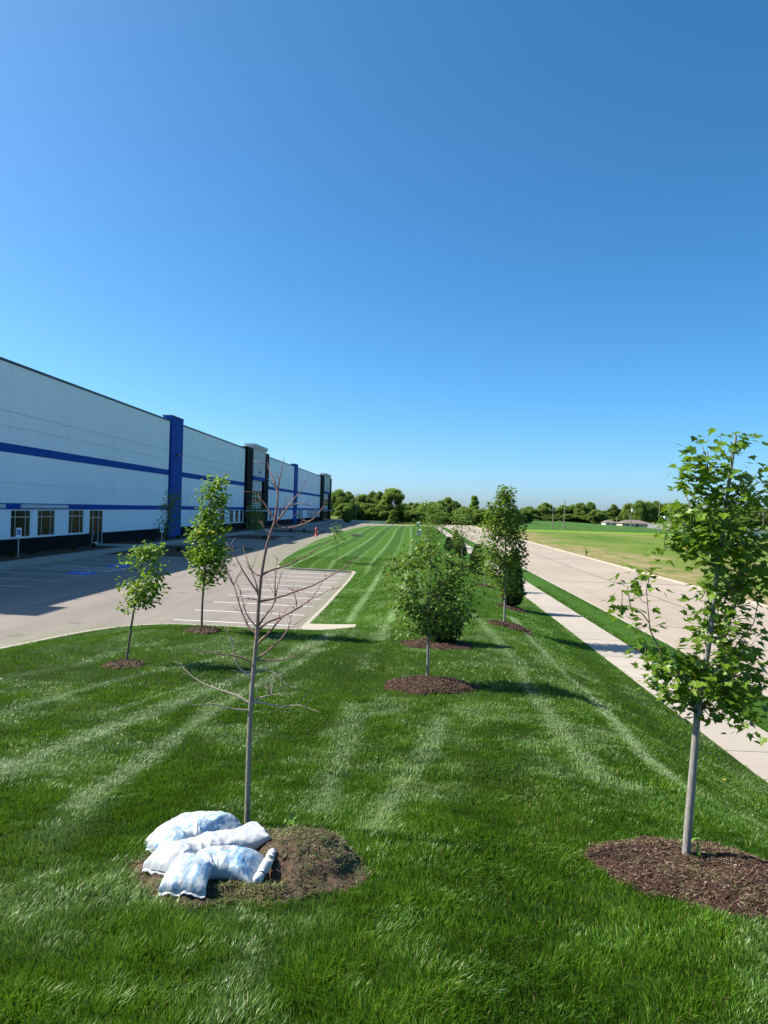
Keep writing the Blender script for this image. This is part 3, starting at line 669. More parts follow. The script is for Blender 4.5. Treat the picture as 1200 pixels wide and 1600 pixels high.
# ------------------------------------------------------------------ plants
def leaf_shape(kind):
    """flat outline in the xy plane, tip along +y, unit length; returns verts, tris"""
    if kind == 'maple':
        P = [(0, 0), (.16, .10), (.42, .02), (.36, .22), (.56, .50), (.27, .46), (.20, .62), (0, 1.0), (-.20, .62), (-.27, .46), (-.56, .50), (-.36, .22), (-.42, .02), (-.16, .10)]
        V = [(0, .34, .03)] + [(x, y, -.10 * abs(x) - .05 * max(0, y - .4)) for x, y in P]
        return np.array(V), np.array([(0, i, i % 14 + 1) for i in range(1, 15)])
    if kind == 'oval':
        P = [(0, 0), (.27, .25), (.33, .52), (.2, .82), (0, 1.0), (-.2, .82), (-.33, .52), (-.27, .25)]
        V = [(0, .5, .05)] + [(x, y, -.14 * abs(x) - .08 * max(0, y - .5)) for x, y in P]
        return np.array(V), np.array([(0, i, i % 8 + 1) for i in range(1, 9)])
    if kind == 'small':
        return np.array([(0, 0, 0), (.32, .45, -.06), (0, 1., -.05), (-.32, .45, -.06)]), np.array([(0, 1, 2), (0, 2, 3)])
def rot_frames(n, tiltmu, tiltsd, az=None):
    """leaf frames: y axis points outward along az and hangs by tilt below the horizontal"""
    az = rng.uniform(0, 2 * np.pi, n) if az is None else az
    ti = rng.normal(tiltmu, tiltsd, n); roll = rng.normal(0, .45, n)
    y = np.stack([np.cos(az) * np.cos(ti), np.sin(az) * np.cos(ti), np.sin(ti)], 1)
    x0 = np.stack([-np.sin(az), np.cos(az), 0 * az], 1); z0 = np.cross(x0, y)
    x = x0 * np.cos(roll)[:, None] + z0 * np.sin(roll)[:, None]; z = np.cross(x, y)
    return x, y, z
def leaves_mesh(name, pos, size, kind, tilt=(-.35, .45), az=None, rnd=None):
    V, T = leaf_shape(kind); n = len(pos); x, y, z = rot_frames(n, *tilt, az=az); nv = len(V)
    W = pos[:, None] + size[:, None, None] * (V[None, :, 0:1] * x[:, None] + V[None, :, 1:2] * y[:, None] + V[None, :, 2:3] * z[:, None])
    tri = (T[None] + (np.arange(n) * nv)[:, None, None]).reshape(-1, 3); r = np.repeat(rng.random(n) if rnd is None else rnd, nv)
    return np_mesh(name, W.reshape(-1, 3), tris=tri, attrs={'rnd': ('FLOAT', r)})
def grow(trunk, tr, attr, step=.10, rise=.9, twig=.0035, expo=2.35, rmax=None):
    """trunk: points; attr: cluster centres, joined nearest first; returns nodes, parents, radii, ids of trunk nodes"""
    N = [np.array(p) for p in trunk]; par = [-1] + list(range(len(trunk) - 1)); nt = len(trunk)
    tp = np.array(trunk); order = np.argsort([np.min(np.linalg.norm(tp - a, axis=1)) for a in attr]); tips = []
    for k in order:
        a = attr[k]; A = np.array(N); d = A - a; L = np.linalg.norm(d, axis=1)
        cost = L + rise * np.maximum(0, d[:, 2] + .55 * np.hypot(d[:, 0], d[:, 1])); j = int(np.argmin(cost)); s = N[j]; n = max(1, int(L[j] / step)); bow = L[j] * .10
        for i in range(1, n + 1):
            t = i / n; p = s + (a - s) * t; p = p + np.array([0, 0, -bow * math.sin(math.pi * t)]) + (rng.normal(0, .008, 3) if i < n else 0)
            par.append(j if i == 1 else len(N) - 1); N.append(p)
        tips.append(len(N) - 1)
    N = np.array(N); par = np.array(par); r = np.zeros(len(N)); acc = np.zeros(len(N))
    for i in range(len(N) - 1, -1, -1):
        r[i] = max(twig, acc[i] ** (1 / expo))
        if par[i] >= 0: acc[par[i]] += r[i] ** expo
    tip0 = np.linspace(tr[0], tr[1], nt); r[:nt] = tip0
    if rmax: r[nt:] = np.minimum(r[nt:], rmax)
    return N, par, r, nt, tips
def skeleton_parts(root, N, par, r, nt, mat_t, mat_b, sides=7, name_branch='branch'):
    m = MB(); m.tube([tuple(p) for p in N[:nt]], list(r[:nt]), 10); m.build('trunk', mat_t, root, smooth=True)
    kids = {}
    for i in range(1, len(N)): kids.setdefault(int(par[i]), []).append(i)
    for t in range(nt):
        for c in kids.get(t, []):
            if c < nt: continue
            m = MB(); stack = [(t, c)]
            while stack:
                a, b = stack.pop(); pts = [N[a], N[b]]; rr = [min(r[b] * 1.15, r[a] * .8), r[b]]
                while True:
                    ks = kids.get(b, [])
                    if not ks: break
                    ks = sorted(ks, key=lambda q: -r[q])
                    for q in ks[1:]: stack.append((b, q))
                    b = ks[0]; pts.append(N[b]); rr.append(r[b])
                m.tube([tuple(p) for p in pts], rr, 5 if rr[0] < .012 else sides, cap=True)
            m.build(name_branch, mat_b, root, smooth=True)
def env_points(env, D, n, gap=.35, seed=1, depthk=1.0):
    """cluster centres inside an outline seen from the camera; the crown is about as deep as wide"""
    E = np.array(env, float); ys_ = E[:, 0]; out = []
    wmax = (E[:, 2] - E[:, 1]).max(); tries = 0
    while len(out) < n and tries < n * 60:
        tries += 1; y = random.uniform(ys_[0], ys_[-1]); xl, xr = np.interp(y, ys_, E[:, 1]), np.interp(y, ys_, E[:, 2])
        if random.random() > (xr - xl) / wmax + .15: continue
        c, h = (xl + xr) / 2, (xr - xl) / 2; u = random.uniform(-1, 1); dz = random.uniform(-1, 1) * math.sqrt(max(0, 1 - u * u)) * h * D / FPX * depthk
        p = at_depth(c + u * h, y, D + dz)
        if mnoise.noise(Vector(p) * 2.6 + Vector((seed * 7.7, 0, 0))) < -gap: continue
        out.append(p)
    return np.array(out)
def make_tree(name, label, base_p, trunk_px, env, ncl, leaves, leafsize, kind, mat, tr, bark=('bark_grey', 'bark_brown'), extra=(), gap=.3, spread=.10, seed=1, rise=.9, group=None, rmax=.02, cat='tree', tilt=(-.35, .45), depthk=1.0):
    B = np.array(base_p); D = depth_of(B); root = thing(name, label, cat, tuple(B), 0, group)
    P = [B + np.array([0, 0, -.06])] + [at_depth(x, y, D) for x, y in trunk_px]; T = chaikin(P, 2) - B
    A = env_points(env, D, ncl, gap, seed, depthk) - B
    if len(extra): A = np.vstack([A, [at_depth(x, y, D + dz) - B for x, y, dz in extra]])
    N, par, r, nt, tips = grow(list(T), tr, A, rise=rise, rmax=rmax)
    skeleton_parts(root, N, par, r, nt, *bark)
    C = N[tips]; idx = np.repeat(np.arange(len(C)), leaves); n = len(idx); off = np.clip(rng.normal(0, 1, (n, 3)), -1.5, 1.5) * np.array([1, 1, .8]) * spread
    pos = C[idx] + off; az = np.arctan2(off[:, 1], off[:, 0]) + rng.normal(0, .6, n); size = leafsize * np.clip(rng.normal(1, .25, n), .5, 1.6)
    cl = rng.random(len(C))[idx]; rnd = np.clip(.6 * rng.random(n) + .38 * cl + .02, 0, .94); rnd = np.where(rng.random(n) < .012, 1., rnd)
    o = link('leaves', leaves_mesh(name + '_leaves', pos, size, kind, tilt, az, rnd), mat, root); o['kind'] = 'stuff'
    return root
# young maple in the brown ring
make_tree('maple_tree', 'young maple with pale grey trunk and lobed leaves in a reddish brown mulch bed', P_MAPLE,
          [(1076, 1280), (1083, 1200), (1086, 1160), (1090, 1110), (1098, 1060), (1107, 1010), (1113, 960), (1120, 900), (1130, 830), (1138, 760), (1147, 700), (1150, 682)],
          [(676, 1136, 1164), (700, 1118, 1168), (730, 1078, 1176), (760, 1060, 1190), (800, 1066, 1190), (850, 1060, 1180), (905, 1056, 1176), (940, 1042, 1186), (1000, 1034, 1194), (1040, 1032, 1196), (1080, 1028, 1198), (1105, 1062, 1188), (1128, 1072, 1125)],
          275, 9, .069, 'maple', 'maple_leaf', (.034, .008), extra=[(1149, 678, 0), (1153, 688, .05), (1142, 690, -.05), (1146, 700, .05), (1158, 702, 0), (1098, 698, 0), (1106, 704, .1), (1090, 712, -.1), (1036, 838, .1), (1040, 856, .05), (1034, 868, .15), (972, 922, .2), (980, 915, .1), (972, 950, .2), (985, 948, .1), (1008, 893, 0), (1014, 905, 0), (1010, 922, .1), (1003, 958, .1), (1008, 1000, .1), (1016, 985, .1), (995, 1012, .2), (1010, 1030, .1), (1020, 1050, .1), (1022, 1062, .1), (1160, 1130, -.2), (1180, 1138, -.3), (1172, 1125, -.3), (1192, 860, -.1), (1196, 880, -.1), (1190, 900, -.1), (1180, 840, 0), (1192, 775, 0)],
          gap=.10, spread=.075, seed=3, rise=1.4, rmax=.014, depthk=.8)
make_tree('round_leaf_tree', 'young tree with a broad crown of small roundish leaves in a brown mulch ring', P_T2, [(669, 1000), (670, 960), (672, 910), (676, 862)],
          [(843, 655, 688), (862, 632, 705), (880, 612, 722), (905, 612, 732), (930, 618, 742), (950, 630, 742), (968, 645, 722), (990, 650, 690)], 200, 12, .095, 'oval', 'round_leaf', (.034, .012), extra=[(612, 905, 0), (606, 884, .1), (615, 925, .1), (610, 928, 0), (622, 948, -.1), (624, 972, -.2), (635, 985, 0), (628, 990, .2), (745, 935, 0), (738, 965, 0), (725, 985, .2)], bark=('bark_grey', 'bark_dark'), gap=.10, spread=.125, seed=5, rise=.7, depthk=.85)
make_tree('columnar_tree', 'tall slender young tree with a pale trunk beside the footpath, dark evergreen shrub just behind', P_T3, [(789, 930), (790, 880), (790, 820), (789, 775)],
          [(764, 785, 793), (790, 768, 803), (820, 759, 814), (850, 762, 814), (880, 764, 814), (905, 768, 812), (925, 778, 806)], 300, 14, .115, 'oval', 'round_leaf', (.045, .014), gap=.10, spread=.15, seed=8, rise=1.3, bark=('bark_grey', 'bark_dark'))
make_tree('pale_tree', 'short young tree with light green leaves behind the slender tree by the footpath', P_T4, [(758, 895), (758, 870), (758, 850)], [(838, 750, 766), (855, 742, 772), (875, 744, 774), (893, 750, 768)], 80, 12, .11, 'small', 'pale_leaf', (.04, .012), spread=.18, seed=9)
make_tree('lawn_tree', 'medium young tree with thin trunk in the lawn row beyond the light green tree', P_T5, [(722, 860), (722, 830), (722, 805)], [(795, 716, 730), (812, 708, 738), (835, 706, 741), (852, 713, 735)], 90, 12, .16, 'small', 'round_leaf', (.05, .015), spread=.25, seed=10)
make_tree('lawn_tree', 'bushy full young tree at the far end of the lawn row', P_T6, [(667, 835), (670, 815), (672, 795)], [(786, 664, 684), (800, 655, 694), (820, 651, 697), (836, 655, 690), (846, 660, 680)], 130, 14, .24, 'small', 'pale_leaf', (.07, .02), spread=.40, seed=11)
make_tree('slender_tree', 'tall narrow bright green young tree on the lawn edge by the parking lot', P_L2, [(316, 940), (319, 910), (324, 850), (329, 800), (333, 752)],
          [(746, 330, 344), (762, 322, 348), (782, 312, 352), (800, 319, 348), (820, 303, 350), (842, 301, 350), (862, 299, 358), (882, 306, 354), (900, 311, 342), (915, 316, 332)], 220, 13, .12, 'oval', 'bright_leaf', (.042, .010), gap=.06, spread=.14, seed=12, rise=1.2, bark=('bark_brown', 'bark_dark'))
make_tree('leaning_tree', 'small leaning young tree with sparse light green leaves at the grassy kerb corner', P_L1, [(202, 1000), (209, 955), (214, 915), (222, 880), (236, 858)],
          [(843, 238, 248), (862, 205, 248), (880, 190, 255), (900, 196, 259), (920, 193, 254), (940, 196, 238), (950, 192, 212)], 95, 12, .10, 'oval', 'bright_leaf', (.032, .010), gap=.02, spread=.11, seed=13, bark=('bark_brown', 'bark_brown'))
make_tree('sapling', 'thin sapling on the grass at the end of the parking bays', P_ISL, [(525, 860), (525, 840), (525, 824)], [(820, 521, 529), (840, 518, 535), (860, 520, 531)], 40, 9, .16, 'small', 'pale_leaf', (.03, .01), spread=.22, seed=14)
def on_island(px, py, z=.42):
    d = ray(px, py); t = (z - CAM[2]) / d[2]; return CAM + d * t
make_tree('island_tree', 'narrow young tree in a parking island against the nearer blue pilaster', on_island(255, 856), [(257, 835), (263, 805), (270, 775)], [(770, 267, 274), (790, 259, 276), (812, 252, 275), (832, 250, 266)], 80, 12, .22, 'small', 'round_leaf', (.05, .015), spread=.38, seed=15)
make_tree('island_tree', 'narrow young tree in a parking island in front of the dark entrance tower', on_island(397, 839), [(397, 825), (398, 805), (399, 792)], [(788, 396, 403), (805, 390, 408), (828, 391, 406)], 80, 12, .28, 'small', 'round_leaf', (.06, .02), spread=.5, seed=16)

# the bare tree, branch by branch
B = np.array(P_BARE); DB = depth_of(B); bare = thing('bare_tree', 'leafless young tree with a straight thin trunk behind the white sandbags', 'tree', tuple(B))
tk = [(386, 1297), (388, 1200), (391, 1110), (395, 1060), (399, 1020), (402, 985), (404, 940), (410, 885), (419, 843), (430, 815), (434, 780), (436, 750), (441, 732), (444, 714)]
rk = [.027, .023, .021, .0195, .018, .017, .0145, .0125, .011, .011, .007, .005, .0028, .0012]
T = [at_depth(x, y, DB) - B for x, y in tk]; T[0] = T[0] + np.array([0, 0, -.05]); T2 = chaikin(T, 2); t0 = np.linspace(0, 1, len(T)); R2 = np.interp(np.linspace(0, 1, len(T2)), t0, rk)
MB().tube([tuple(p) for p in T2], list(R2), 12).build('trunk', 'bark_trunk', bare, smooth=True)
BR = [[(389, 1098), (370, 1086), (350, 1080), (325, 1072), (303, 1060), (285, 1042), (281, 1034)], [(390, 1110), (365, 1108), (350, 1105), (332, 1099), (310, 1102), (290, 1099)], [(392, 1100), (404, 1096), (420, 1101), (446, 1104), (466, 1101), (485, 1107), (500, 1113)],
      [(393, 1097), (405, 1090), (424, 1086), (442, 1083), (455, 1087), (463, 1080)], [(422, 1087), (420, 1075), (414, 1068), (410, 1058)], [(424, 1086), (426, 1072), (424, 1062)], [(391, 1056), (378, 1048), (368, 1036), (366, 1022), (362, 1000), (354, 985), (350, 976)],
      [(394, 1036), (376, 1026), (350, 1022), (320, 1020), (302, 1012)], [(394, 1046), (410, 1046), (428, 1050), (440, 1062), (453, 1072)], [(399, 1032), (415, 1032), (440, 1032), (458, 1026), (475, 1014)], [(398, 1034), (412, 1022), (428, 1010), (440, 998), (450, 984), (456, 962), (458, 948)],
      [(400, 1008), (412, 996), (424, 985), (438, 965), (462, 952), (484, 938), (500, 928), (520, 920)], [(403, 986), (416, 972), (436, 966), (452, 958), (470, 948), (488, 935), (510, 900)], [(400, 990), (388, 980), (380, 962), (374, 945), (368, 922), (364, 912), (350, 898), (340, 890)], [(365, 914), (358, 900), (350, 885), (346, 876)], [(365, 914), (372, 900), (378, 890)],
      [(403, 982), (392, 970), (384, 958), (380, 942), (376, 925)], [(404, 978), (414, 962), (426, 948), (432, 930), (436, 905), (442, 890)], [(430, 940), (429, 910), (432, 885), (434, 868)], [(405, 940), (424, 936), (446, 930), (470, 921), (496, 912), (525, 895), (545, 882), (558, 868)], [(405, 938), (396, 936), (386, 934), (378, 938)], [(403, 930), (400, 910), (392, 890), (384, 870), (379, 852)],
      [(402, 925), (388, 905), (376, 886), (366, 864), (355, 850)], [(409, 900), (400, 898), (392, 890), (386, 880)], [(410, 898), (424, 890), (440, 886), (458, 880), (472, 872), (490, 862), (515, 842)], [(429, 816), (440, 826), (460, 824), (482, 816), (494, 808), (502, 796), (506, 790)], [(431, 816), (440, 806), (452, 790), (462, 776), (472, 766), (478, 752)],
      [(424, 832), (415, 829), (410, 822), (409, 814)], [(430, 814), (422, 800), (414, 788), (404, 774), (400, 768)], [(434, 770), (428, 752), (422, 738), (418, 722)], [(433, 762), (426, 756), (418, 748)], [(436, 805), (444, 790), (447, 776)], [(452, 790), (470, 786), (486, 790)], [(464, 950), (462, 930), (452, 918)], [(484, 816), (470, 812), (462, 800)]]
for b in BR:
    n = len(b); sg = random.choice((-1, 1)) * random.uniform(.1, .5); ln = sum(math.dist(b[i], b[i + 1]) for i in range(n - 1)) * DB / FPX
    kk = np.linspace(0, 1, n) ** 1.2; P = chaikin([at_depth(x, y, DB + sg * ln * k) - B for (x, y), k in zip(b, kk)], 2)
    r0 = min(.0125, .0045 + ln * .0105); P = P + rng.normal(0, .003, P.shape) * np.linspace(0, 1, len(P))[:, None]
    m = MB(); m.tube([tuple(p) for p in P], list(np.linspace(r0, .0016, len(P))), 6)
    for q in range(int(ln / .09) + 1):                       # spur twigs
        i = random.randrange(max(1, len(P) // 5), len(P)); d = P[min(i + 1, len(P) - 1)] - P[i - 1]; d = d / (np.linalg.norm(d) + 1e-9)
        v = d * .6 + rng.normal(0, .6, 3) + np.array([0, 0, .25]); L = random.uniform(.02, .12) * (1 if random.random() < .7 else 1.8); v = v / np.linalg.norm(v) * L
        m.tube([tuple(P[i]), tuple(P[i] + v * .55 + rng.normal(0, .006, 3)), tuple(P[i] + v)], [.0026, .002, .0012], 4)
    m.build('branch', 'bark_twig' if b[0][1] < 1040 else 'bark_pale', bare, smooth=True)

# evergreen shrubs
def evergreen(name, label, base_p, wpx, hpx, seed, n=2600, group=None, cone=.5, mat='needle'):
    B = np.array(base_p); D = depth_of(B); w = wpx * D / FPX / 2; h = hpx * D / FPX; root = thing(name, label, 'shrub', tuple(B), 0, group)
    MB().tube([(0, 0, -.05), (0, 0, h * .5), (.01, 0, h * .9)], [w * .10, w * .07, w * .02], 7).build('trunk', 'bark_dark', root)
    n1 = n; u = rng.random(n1); z = h * (.04 + .96 * u); a = rng.uniform(0, 2 * np.pi, n1)
    prof = (np.sin(np.clip(u, 0, 1) ** .62 * np.pi) ** .6) * (1 - cone * u) + .10
    prof = prof / prof.max(); lump = .82 + .30 * (hash_noise(a * 1.9 + seed, u * 7, 1.0, seed) - .3) + .12 * rng.normal(0, 1, n1) * .5
    rad = w * prof * lump * (rng.random(n1) ** .35); pos = np.stack([rad * np.cos(a), rad * np.sin(a), z], 1)
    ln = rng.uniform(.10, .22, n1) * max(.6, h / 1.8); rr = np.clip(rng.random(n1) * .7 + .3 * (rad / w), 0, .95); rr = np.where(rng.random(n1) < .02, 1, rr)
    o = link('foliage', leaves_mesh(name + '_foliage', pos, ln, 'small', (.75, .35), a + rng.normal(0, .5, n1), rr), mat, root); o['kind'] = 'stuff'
    return root
evergreen('evergreen_shrub', 'dark conical evergreen shrub behind the broad crowned young tree', P_EV1, 64, 92, 1, 4600)
evergreen('evergreen_shrub', 'dark upright evergreen shrub behind the slender columnar tree', P_EV2, 30, 84, 2, 4200)
evergreen('evergreen_shrub', 'brownish evergreen shrub behind the short light green tree', P_EV3, 30, 44, 3, 2600)
evergreen('evergreen_shrub', 'low rounded evergreen shrub in the lawn row beyond the brownish one', P_EV4, 22, 30, 4, 1800)
evergreen('evergreen_shrub', 'small evergreen shrub before the bushy far tree of the lawn row', P_EV5, 18, 22, 5, 1200)
evergreen('evergreen_shrub', 'narrow evergreen shrub between the far shrubs of the lawn row', P_EV6, 15, 28, 6, 1200)
for i, (px, py, w, h, lab) in enumerate([(279, 862, 9, 7, 'small dark round shrub on the nearest parking island'), (413, 843, 8, 6, 'small dark round shrub on the middle parking island'), (454, 832, 6, 5, 'small dark round shrub on the farthest parking island'), (475, 832, 6, 5, 'small dark round shrub beside the red hydrant')]):
    evergreen('round_shrub', lab, on_island(px, py), w, h, 20 + i, 500, 'shrubs on the parking islands', .3)
for i in range(14):
    y = 45 + i * 4.6 + random.uniform(-1, 1)
    if 66.5 < y < 72 or 88.5 < y < 94: continue
    o = evergreen('bed_shrub', 'low dark shrub in the bed along the black wall base', (-30.3 + random.uniform(-.6, .6), y, .44), 900 / y * .6, 700 / y * .5, 40 + i, 420, 'shrubs in the bed along the warehouse', .3)

# far trees: a few crowns, copied
def far_proto(seed, kind):
    random.seed(100 + seed); root = thing('far_tree', 'tree', 'tree')
    H = 10.; W = {'round': 4.4, 'tall': 3.0, 'airy': 3.8, 'cone': 2.6, 'bush': 4.0}[kind]; base_z = {'round': .16, 'tall': .15, 'airy': .32, 'cone': .06, 'bush': .02}[kind] * H
    tr = MB().tube([(0, 0, -.3), (.1, .05, 3), (-.1, .1, 6), (.05, 0, 8.6)], [.24, .19, .12, .04], 8); tips = []
    lumps = []
    for i in range({'round': 80, 'tall': 66, 'airy': 50, 'cone': 54, 'bush': 70}[kind]):
        u = random.random(); z = base_z + (H - base_z) * (.06 + .88 * u); a = random.uniform(0, 6.283)
        env = math.sin(min(1, (u * .92 + .12)) * math.pi) ** .55 if kind != 'cone' else (1 - u) ** .7 * .95 + .1
        rr = W * env * random.uniform(.35, .95); c = np.array([rr * math.cos(a), rr * math.sin(a), z]); lumps.append((c, random.uniform(.5, 1.2) * (W / 4.) * (.8 if kind == 'airy' else 1)))
        if i % 3 == 0: tr.tube([(0, 0, max(1., z * .55)), tuple(c * np.array([.6, .6, .86])), tuple(c)], [.08, .05, .02], 5)
    tr.build('trunk', 'bark_dark', root, smooth=True); pos = []; rn = []; az = []
    for c, r in lumps:
        n = int(560 * r * r + 90); v = rng.normal(0, 1, (n, 3)); v /= np.linalg.norm(v, axis=1)[:, None]; v *= (r * 1.2 * (rng.random(n) ** .55))[:, None] * np.array([1.05, 1.05, 1.0]); pos.append(c + v); rn.append(np.clip(rng.random(n) * .7 + .25 * random.random(), 0, 1)); az.append(np.arctan2(v[:, 1], v[:, 0]))
    pos = np.vstack(pos); n = len(pos)
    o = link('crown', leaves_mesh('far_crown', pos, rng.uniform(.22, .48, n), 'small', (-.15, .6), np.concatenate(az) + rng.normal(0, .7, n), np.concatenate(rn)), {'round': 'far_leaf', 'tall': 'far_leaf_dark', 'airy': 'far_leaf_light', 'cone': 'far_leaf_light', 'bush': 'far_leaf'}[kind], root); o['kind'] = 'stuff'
    return root
PROTO = {(k, s): far_proto(i * 3 + s, k) for i, k in enumerate(('round', 'tall', 'airy', 'cone', 'bush')) for s in range(2)}
WID = {'round': 9.6, 'tall': 6.8, 'airy': 8.4, 'cone': 5.2, 'bush': 8.8}; USED = set()
FLAB = {}
def far_tree(px, top, D, kind, wpx, label, group, gz_=.0):
    yh = 797 + (px - 645) * .03; H = 4.9 - gz_ + (yh - top) * D / FPX; W = 1.25 * wpx * D / FPX; p = at_depth(px, yh, D); v = random.randrange(2); key = (kind, v); loc = (float(p[0]), float(p[1]), gz_ - .08); sc = (W / WID[kind], W / WID[kind], H / 10.); rz = random.uniform(0, 6.28); label = {'round': 'round crowned ', 'tall': 'narrow upright ', 'bush': 'low spreading '}.get(kind, '') + label if label in (lA_, lB_, lC_) else label
    if key not in USED:
        USED.add(key); o = PROTO[key]; o.location = loc; o.rotation_euler = (0, 0, rz); o.scale = sc; o['label'] = label; o['group'] = group
    else: dup(PROTO[key], loc, rz, sc, label, group)
random.seed(21)
lA_, lB_, lC_ = 'leafy tree in the wood behind the far end of the warehouse', 'leafy tree in the dense wood beyond the end of the lawn', 'leafy tree in the line beyond the field and houses'
gA = 'trees behind the far end of the warehouse'; lA = 'leafy tree in the wood behind the far end of the warehouse'
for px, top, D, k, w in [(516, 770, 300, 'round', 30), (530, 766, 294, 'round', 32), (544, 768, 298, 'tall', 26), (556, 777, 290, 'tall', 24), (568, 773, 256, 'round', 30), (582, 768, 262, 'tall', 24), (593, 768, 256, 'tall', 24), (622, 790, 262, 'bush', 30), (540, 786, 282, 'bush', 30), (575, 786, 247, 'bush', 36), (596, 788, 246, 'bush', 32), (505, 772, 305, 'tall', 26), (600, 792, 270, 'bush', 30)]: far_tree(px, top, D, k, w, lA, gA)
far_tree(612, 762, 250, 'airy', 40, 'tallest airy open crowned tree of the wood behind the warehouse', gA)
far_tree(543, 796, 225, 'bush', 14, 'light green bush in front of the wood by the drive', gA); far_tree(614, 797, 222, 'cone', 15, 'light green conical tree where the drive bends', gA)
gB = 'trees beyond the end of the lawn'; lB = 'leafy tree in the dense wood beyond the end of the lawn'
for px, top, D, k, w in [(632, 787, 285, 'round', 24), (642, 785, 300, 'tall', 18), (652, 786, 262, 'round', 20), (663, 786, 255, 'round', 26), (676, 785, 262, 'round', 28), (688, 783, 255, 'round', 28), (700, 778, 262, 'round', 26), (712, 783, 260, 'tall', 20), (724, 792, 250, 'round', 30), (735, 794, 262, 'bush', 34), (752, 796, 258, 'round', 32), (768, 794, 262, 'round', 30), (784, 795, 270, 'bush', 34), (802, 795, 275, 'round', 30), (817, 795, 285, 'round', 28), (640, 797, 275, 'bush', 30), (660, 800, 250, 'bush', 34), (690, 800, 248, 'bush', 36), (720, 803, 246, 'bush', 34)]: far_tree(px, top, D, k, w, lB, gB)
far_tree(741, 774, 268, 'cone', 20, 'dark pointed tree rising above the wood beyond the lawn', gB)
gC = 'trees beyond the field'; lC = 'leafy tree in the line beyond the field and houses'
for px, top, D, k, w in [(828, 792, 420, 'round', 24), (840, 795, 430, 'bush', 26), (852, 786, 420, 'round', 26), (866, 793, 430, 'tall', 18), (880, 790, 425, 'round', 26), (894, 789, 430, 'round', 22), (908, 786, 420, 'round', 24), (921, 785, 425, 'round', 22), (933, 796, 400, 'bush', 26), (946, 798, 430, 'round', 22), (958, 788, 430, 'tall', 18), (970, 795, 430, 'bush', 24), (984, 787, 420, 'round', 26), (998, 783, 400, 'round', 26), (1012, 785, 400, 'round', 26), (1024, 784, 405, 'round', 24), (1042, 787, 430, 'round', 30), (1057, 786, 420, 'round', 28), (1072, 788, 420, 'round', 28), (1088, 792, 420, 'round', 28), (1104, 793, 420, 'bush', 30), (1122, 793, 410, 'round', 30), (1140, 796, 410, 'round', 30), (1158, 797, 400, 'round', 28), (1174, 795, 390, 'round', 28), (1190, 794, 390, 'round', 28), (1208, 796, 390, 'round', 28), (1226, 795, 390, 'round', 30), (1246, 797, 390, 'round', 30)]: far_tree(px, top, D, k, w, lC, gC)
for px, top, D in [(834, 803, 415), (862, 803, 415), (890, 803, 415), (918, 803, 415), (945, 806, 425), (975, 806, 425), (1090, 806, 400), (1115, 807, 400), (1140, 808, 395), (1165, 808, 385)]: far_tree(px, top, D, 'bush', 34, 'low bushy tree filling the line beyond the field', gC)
for key, o in PROTO.items():
    if key not in USED:
        for c in list(o.children): bpy.data.objects.remove(c)
        bpy.data.objects.remove(o)

# ------------------------------------------------------------------ mulch rings
def disc_mesh(R, hf, rings=26, seg=72, dz=0.):
    a = np.linspace(0, 2 * np.pi, seg, endpoint=False); t = np.linspace(0, 1, rings) ** .8
    rr = ring_radius(a, R); x = R['c'][0] + (t[:, None] * rr * np.cos(a)).ravel(); y = R['c'][1] + (t[:, None] * rr * np.sin(a)).ravel() * R['asp']
    tt = np.repeat(t, seg); z = ground_z(x, y) + hf(tt, x, y) + dz; z = np.where(tt > .985, ground_z(x, y) - .06, z)
    i = np.arange(rings * seg).reshape(rings, seg); j = np.roll(i, -1, 1); q = np.stack([i[:-1], j[:-1], j[1:], i[1:]], -1).reshape(-1, 4)
    return np.stack([x, y, z], 1), q, tt
def chips(R, hf, n, lo, hi, tmax=1.0, flat=.35):
    a = rng.uniform(0, 2 * np.pi, n); t = np.sqrt(rng.random(n)) * tmax; rr = ring_radius(a, R) * t; x = R['c'][0] + rr * np.cos(a); y = R['c'][1] + rr * np.sin(a) * R['asp']
    z = ground_z(x, y) + hf(t, x, y) + .006; L = rng.uniform(lo, hi, n); W = L * rng.uniform(.15, .4, n); az = rng.uniform(0, 6.28, n); ti = rng.normal(0, flat, n); ro = rng.normal(0, flat, n)
    u = np.stack([np.cos(az) * np.cos(ti), np.sin(az) * np.cos(ti), np.sin(ti)], 1); v = np.stack([-np.sin(az) * np.cos(ro), np.cos(az) * np.cos(ro), np.sin(ro)], 1); w = np.cross(u, v)
    c = np.stack([x, y, z], 1); H = L * .12; P = []
    for su, sv, sw in ((-1, -1, 1), (1, -.6, 1), (1, .6, 1), (-1, 1, 1), (-1, 0, -1), (1, 0, -1)): P.append(c + u * (su * L / 2)[:, None] + v * (sv * W / 2)[:, None] + w * (sw * H / 2)[:, None])
    V = np.stack(P, 1).reshape(-1, 3); k = (np.arange(n) * 6)[:, None]; q = np.vstack([k + np.array([0, 1, 2, 3]), k + np.array([0, 4, 5, 1]), k + np.array([3, 2, 5, 4])]); tr = np.vstack([k + np.array([0, 3, 4]), k + np.array([1, 5, 2])])
    return V, q, tr, np.repeat(rng.random(n), 6)
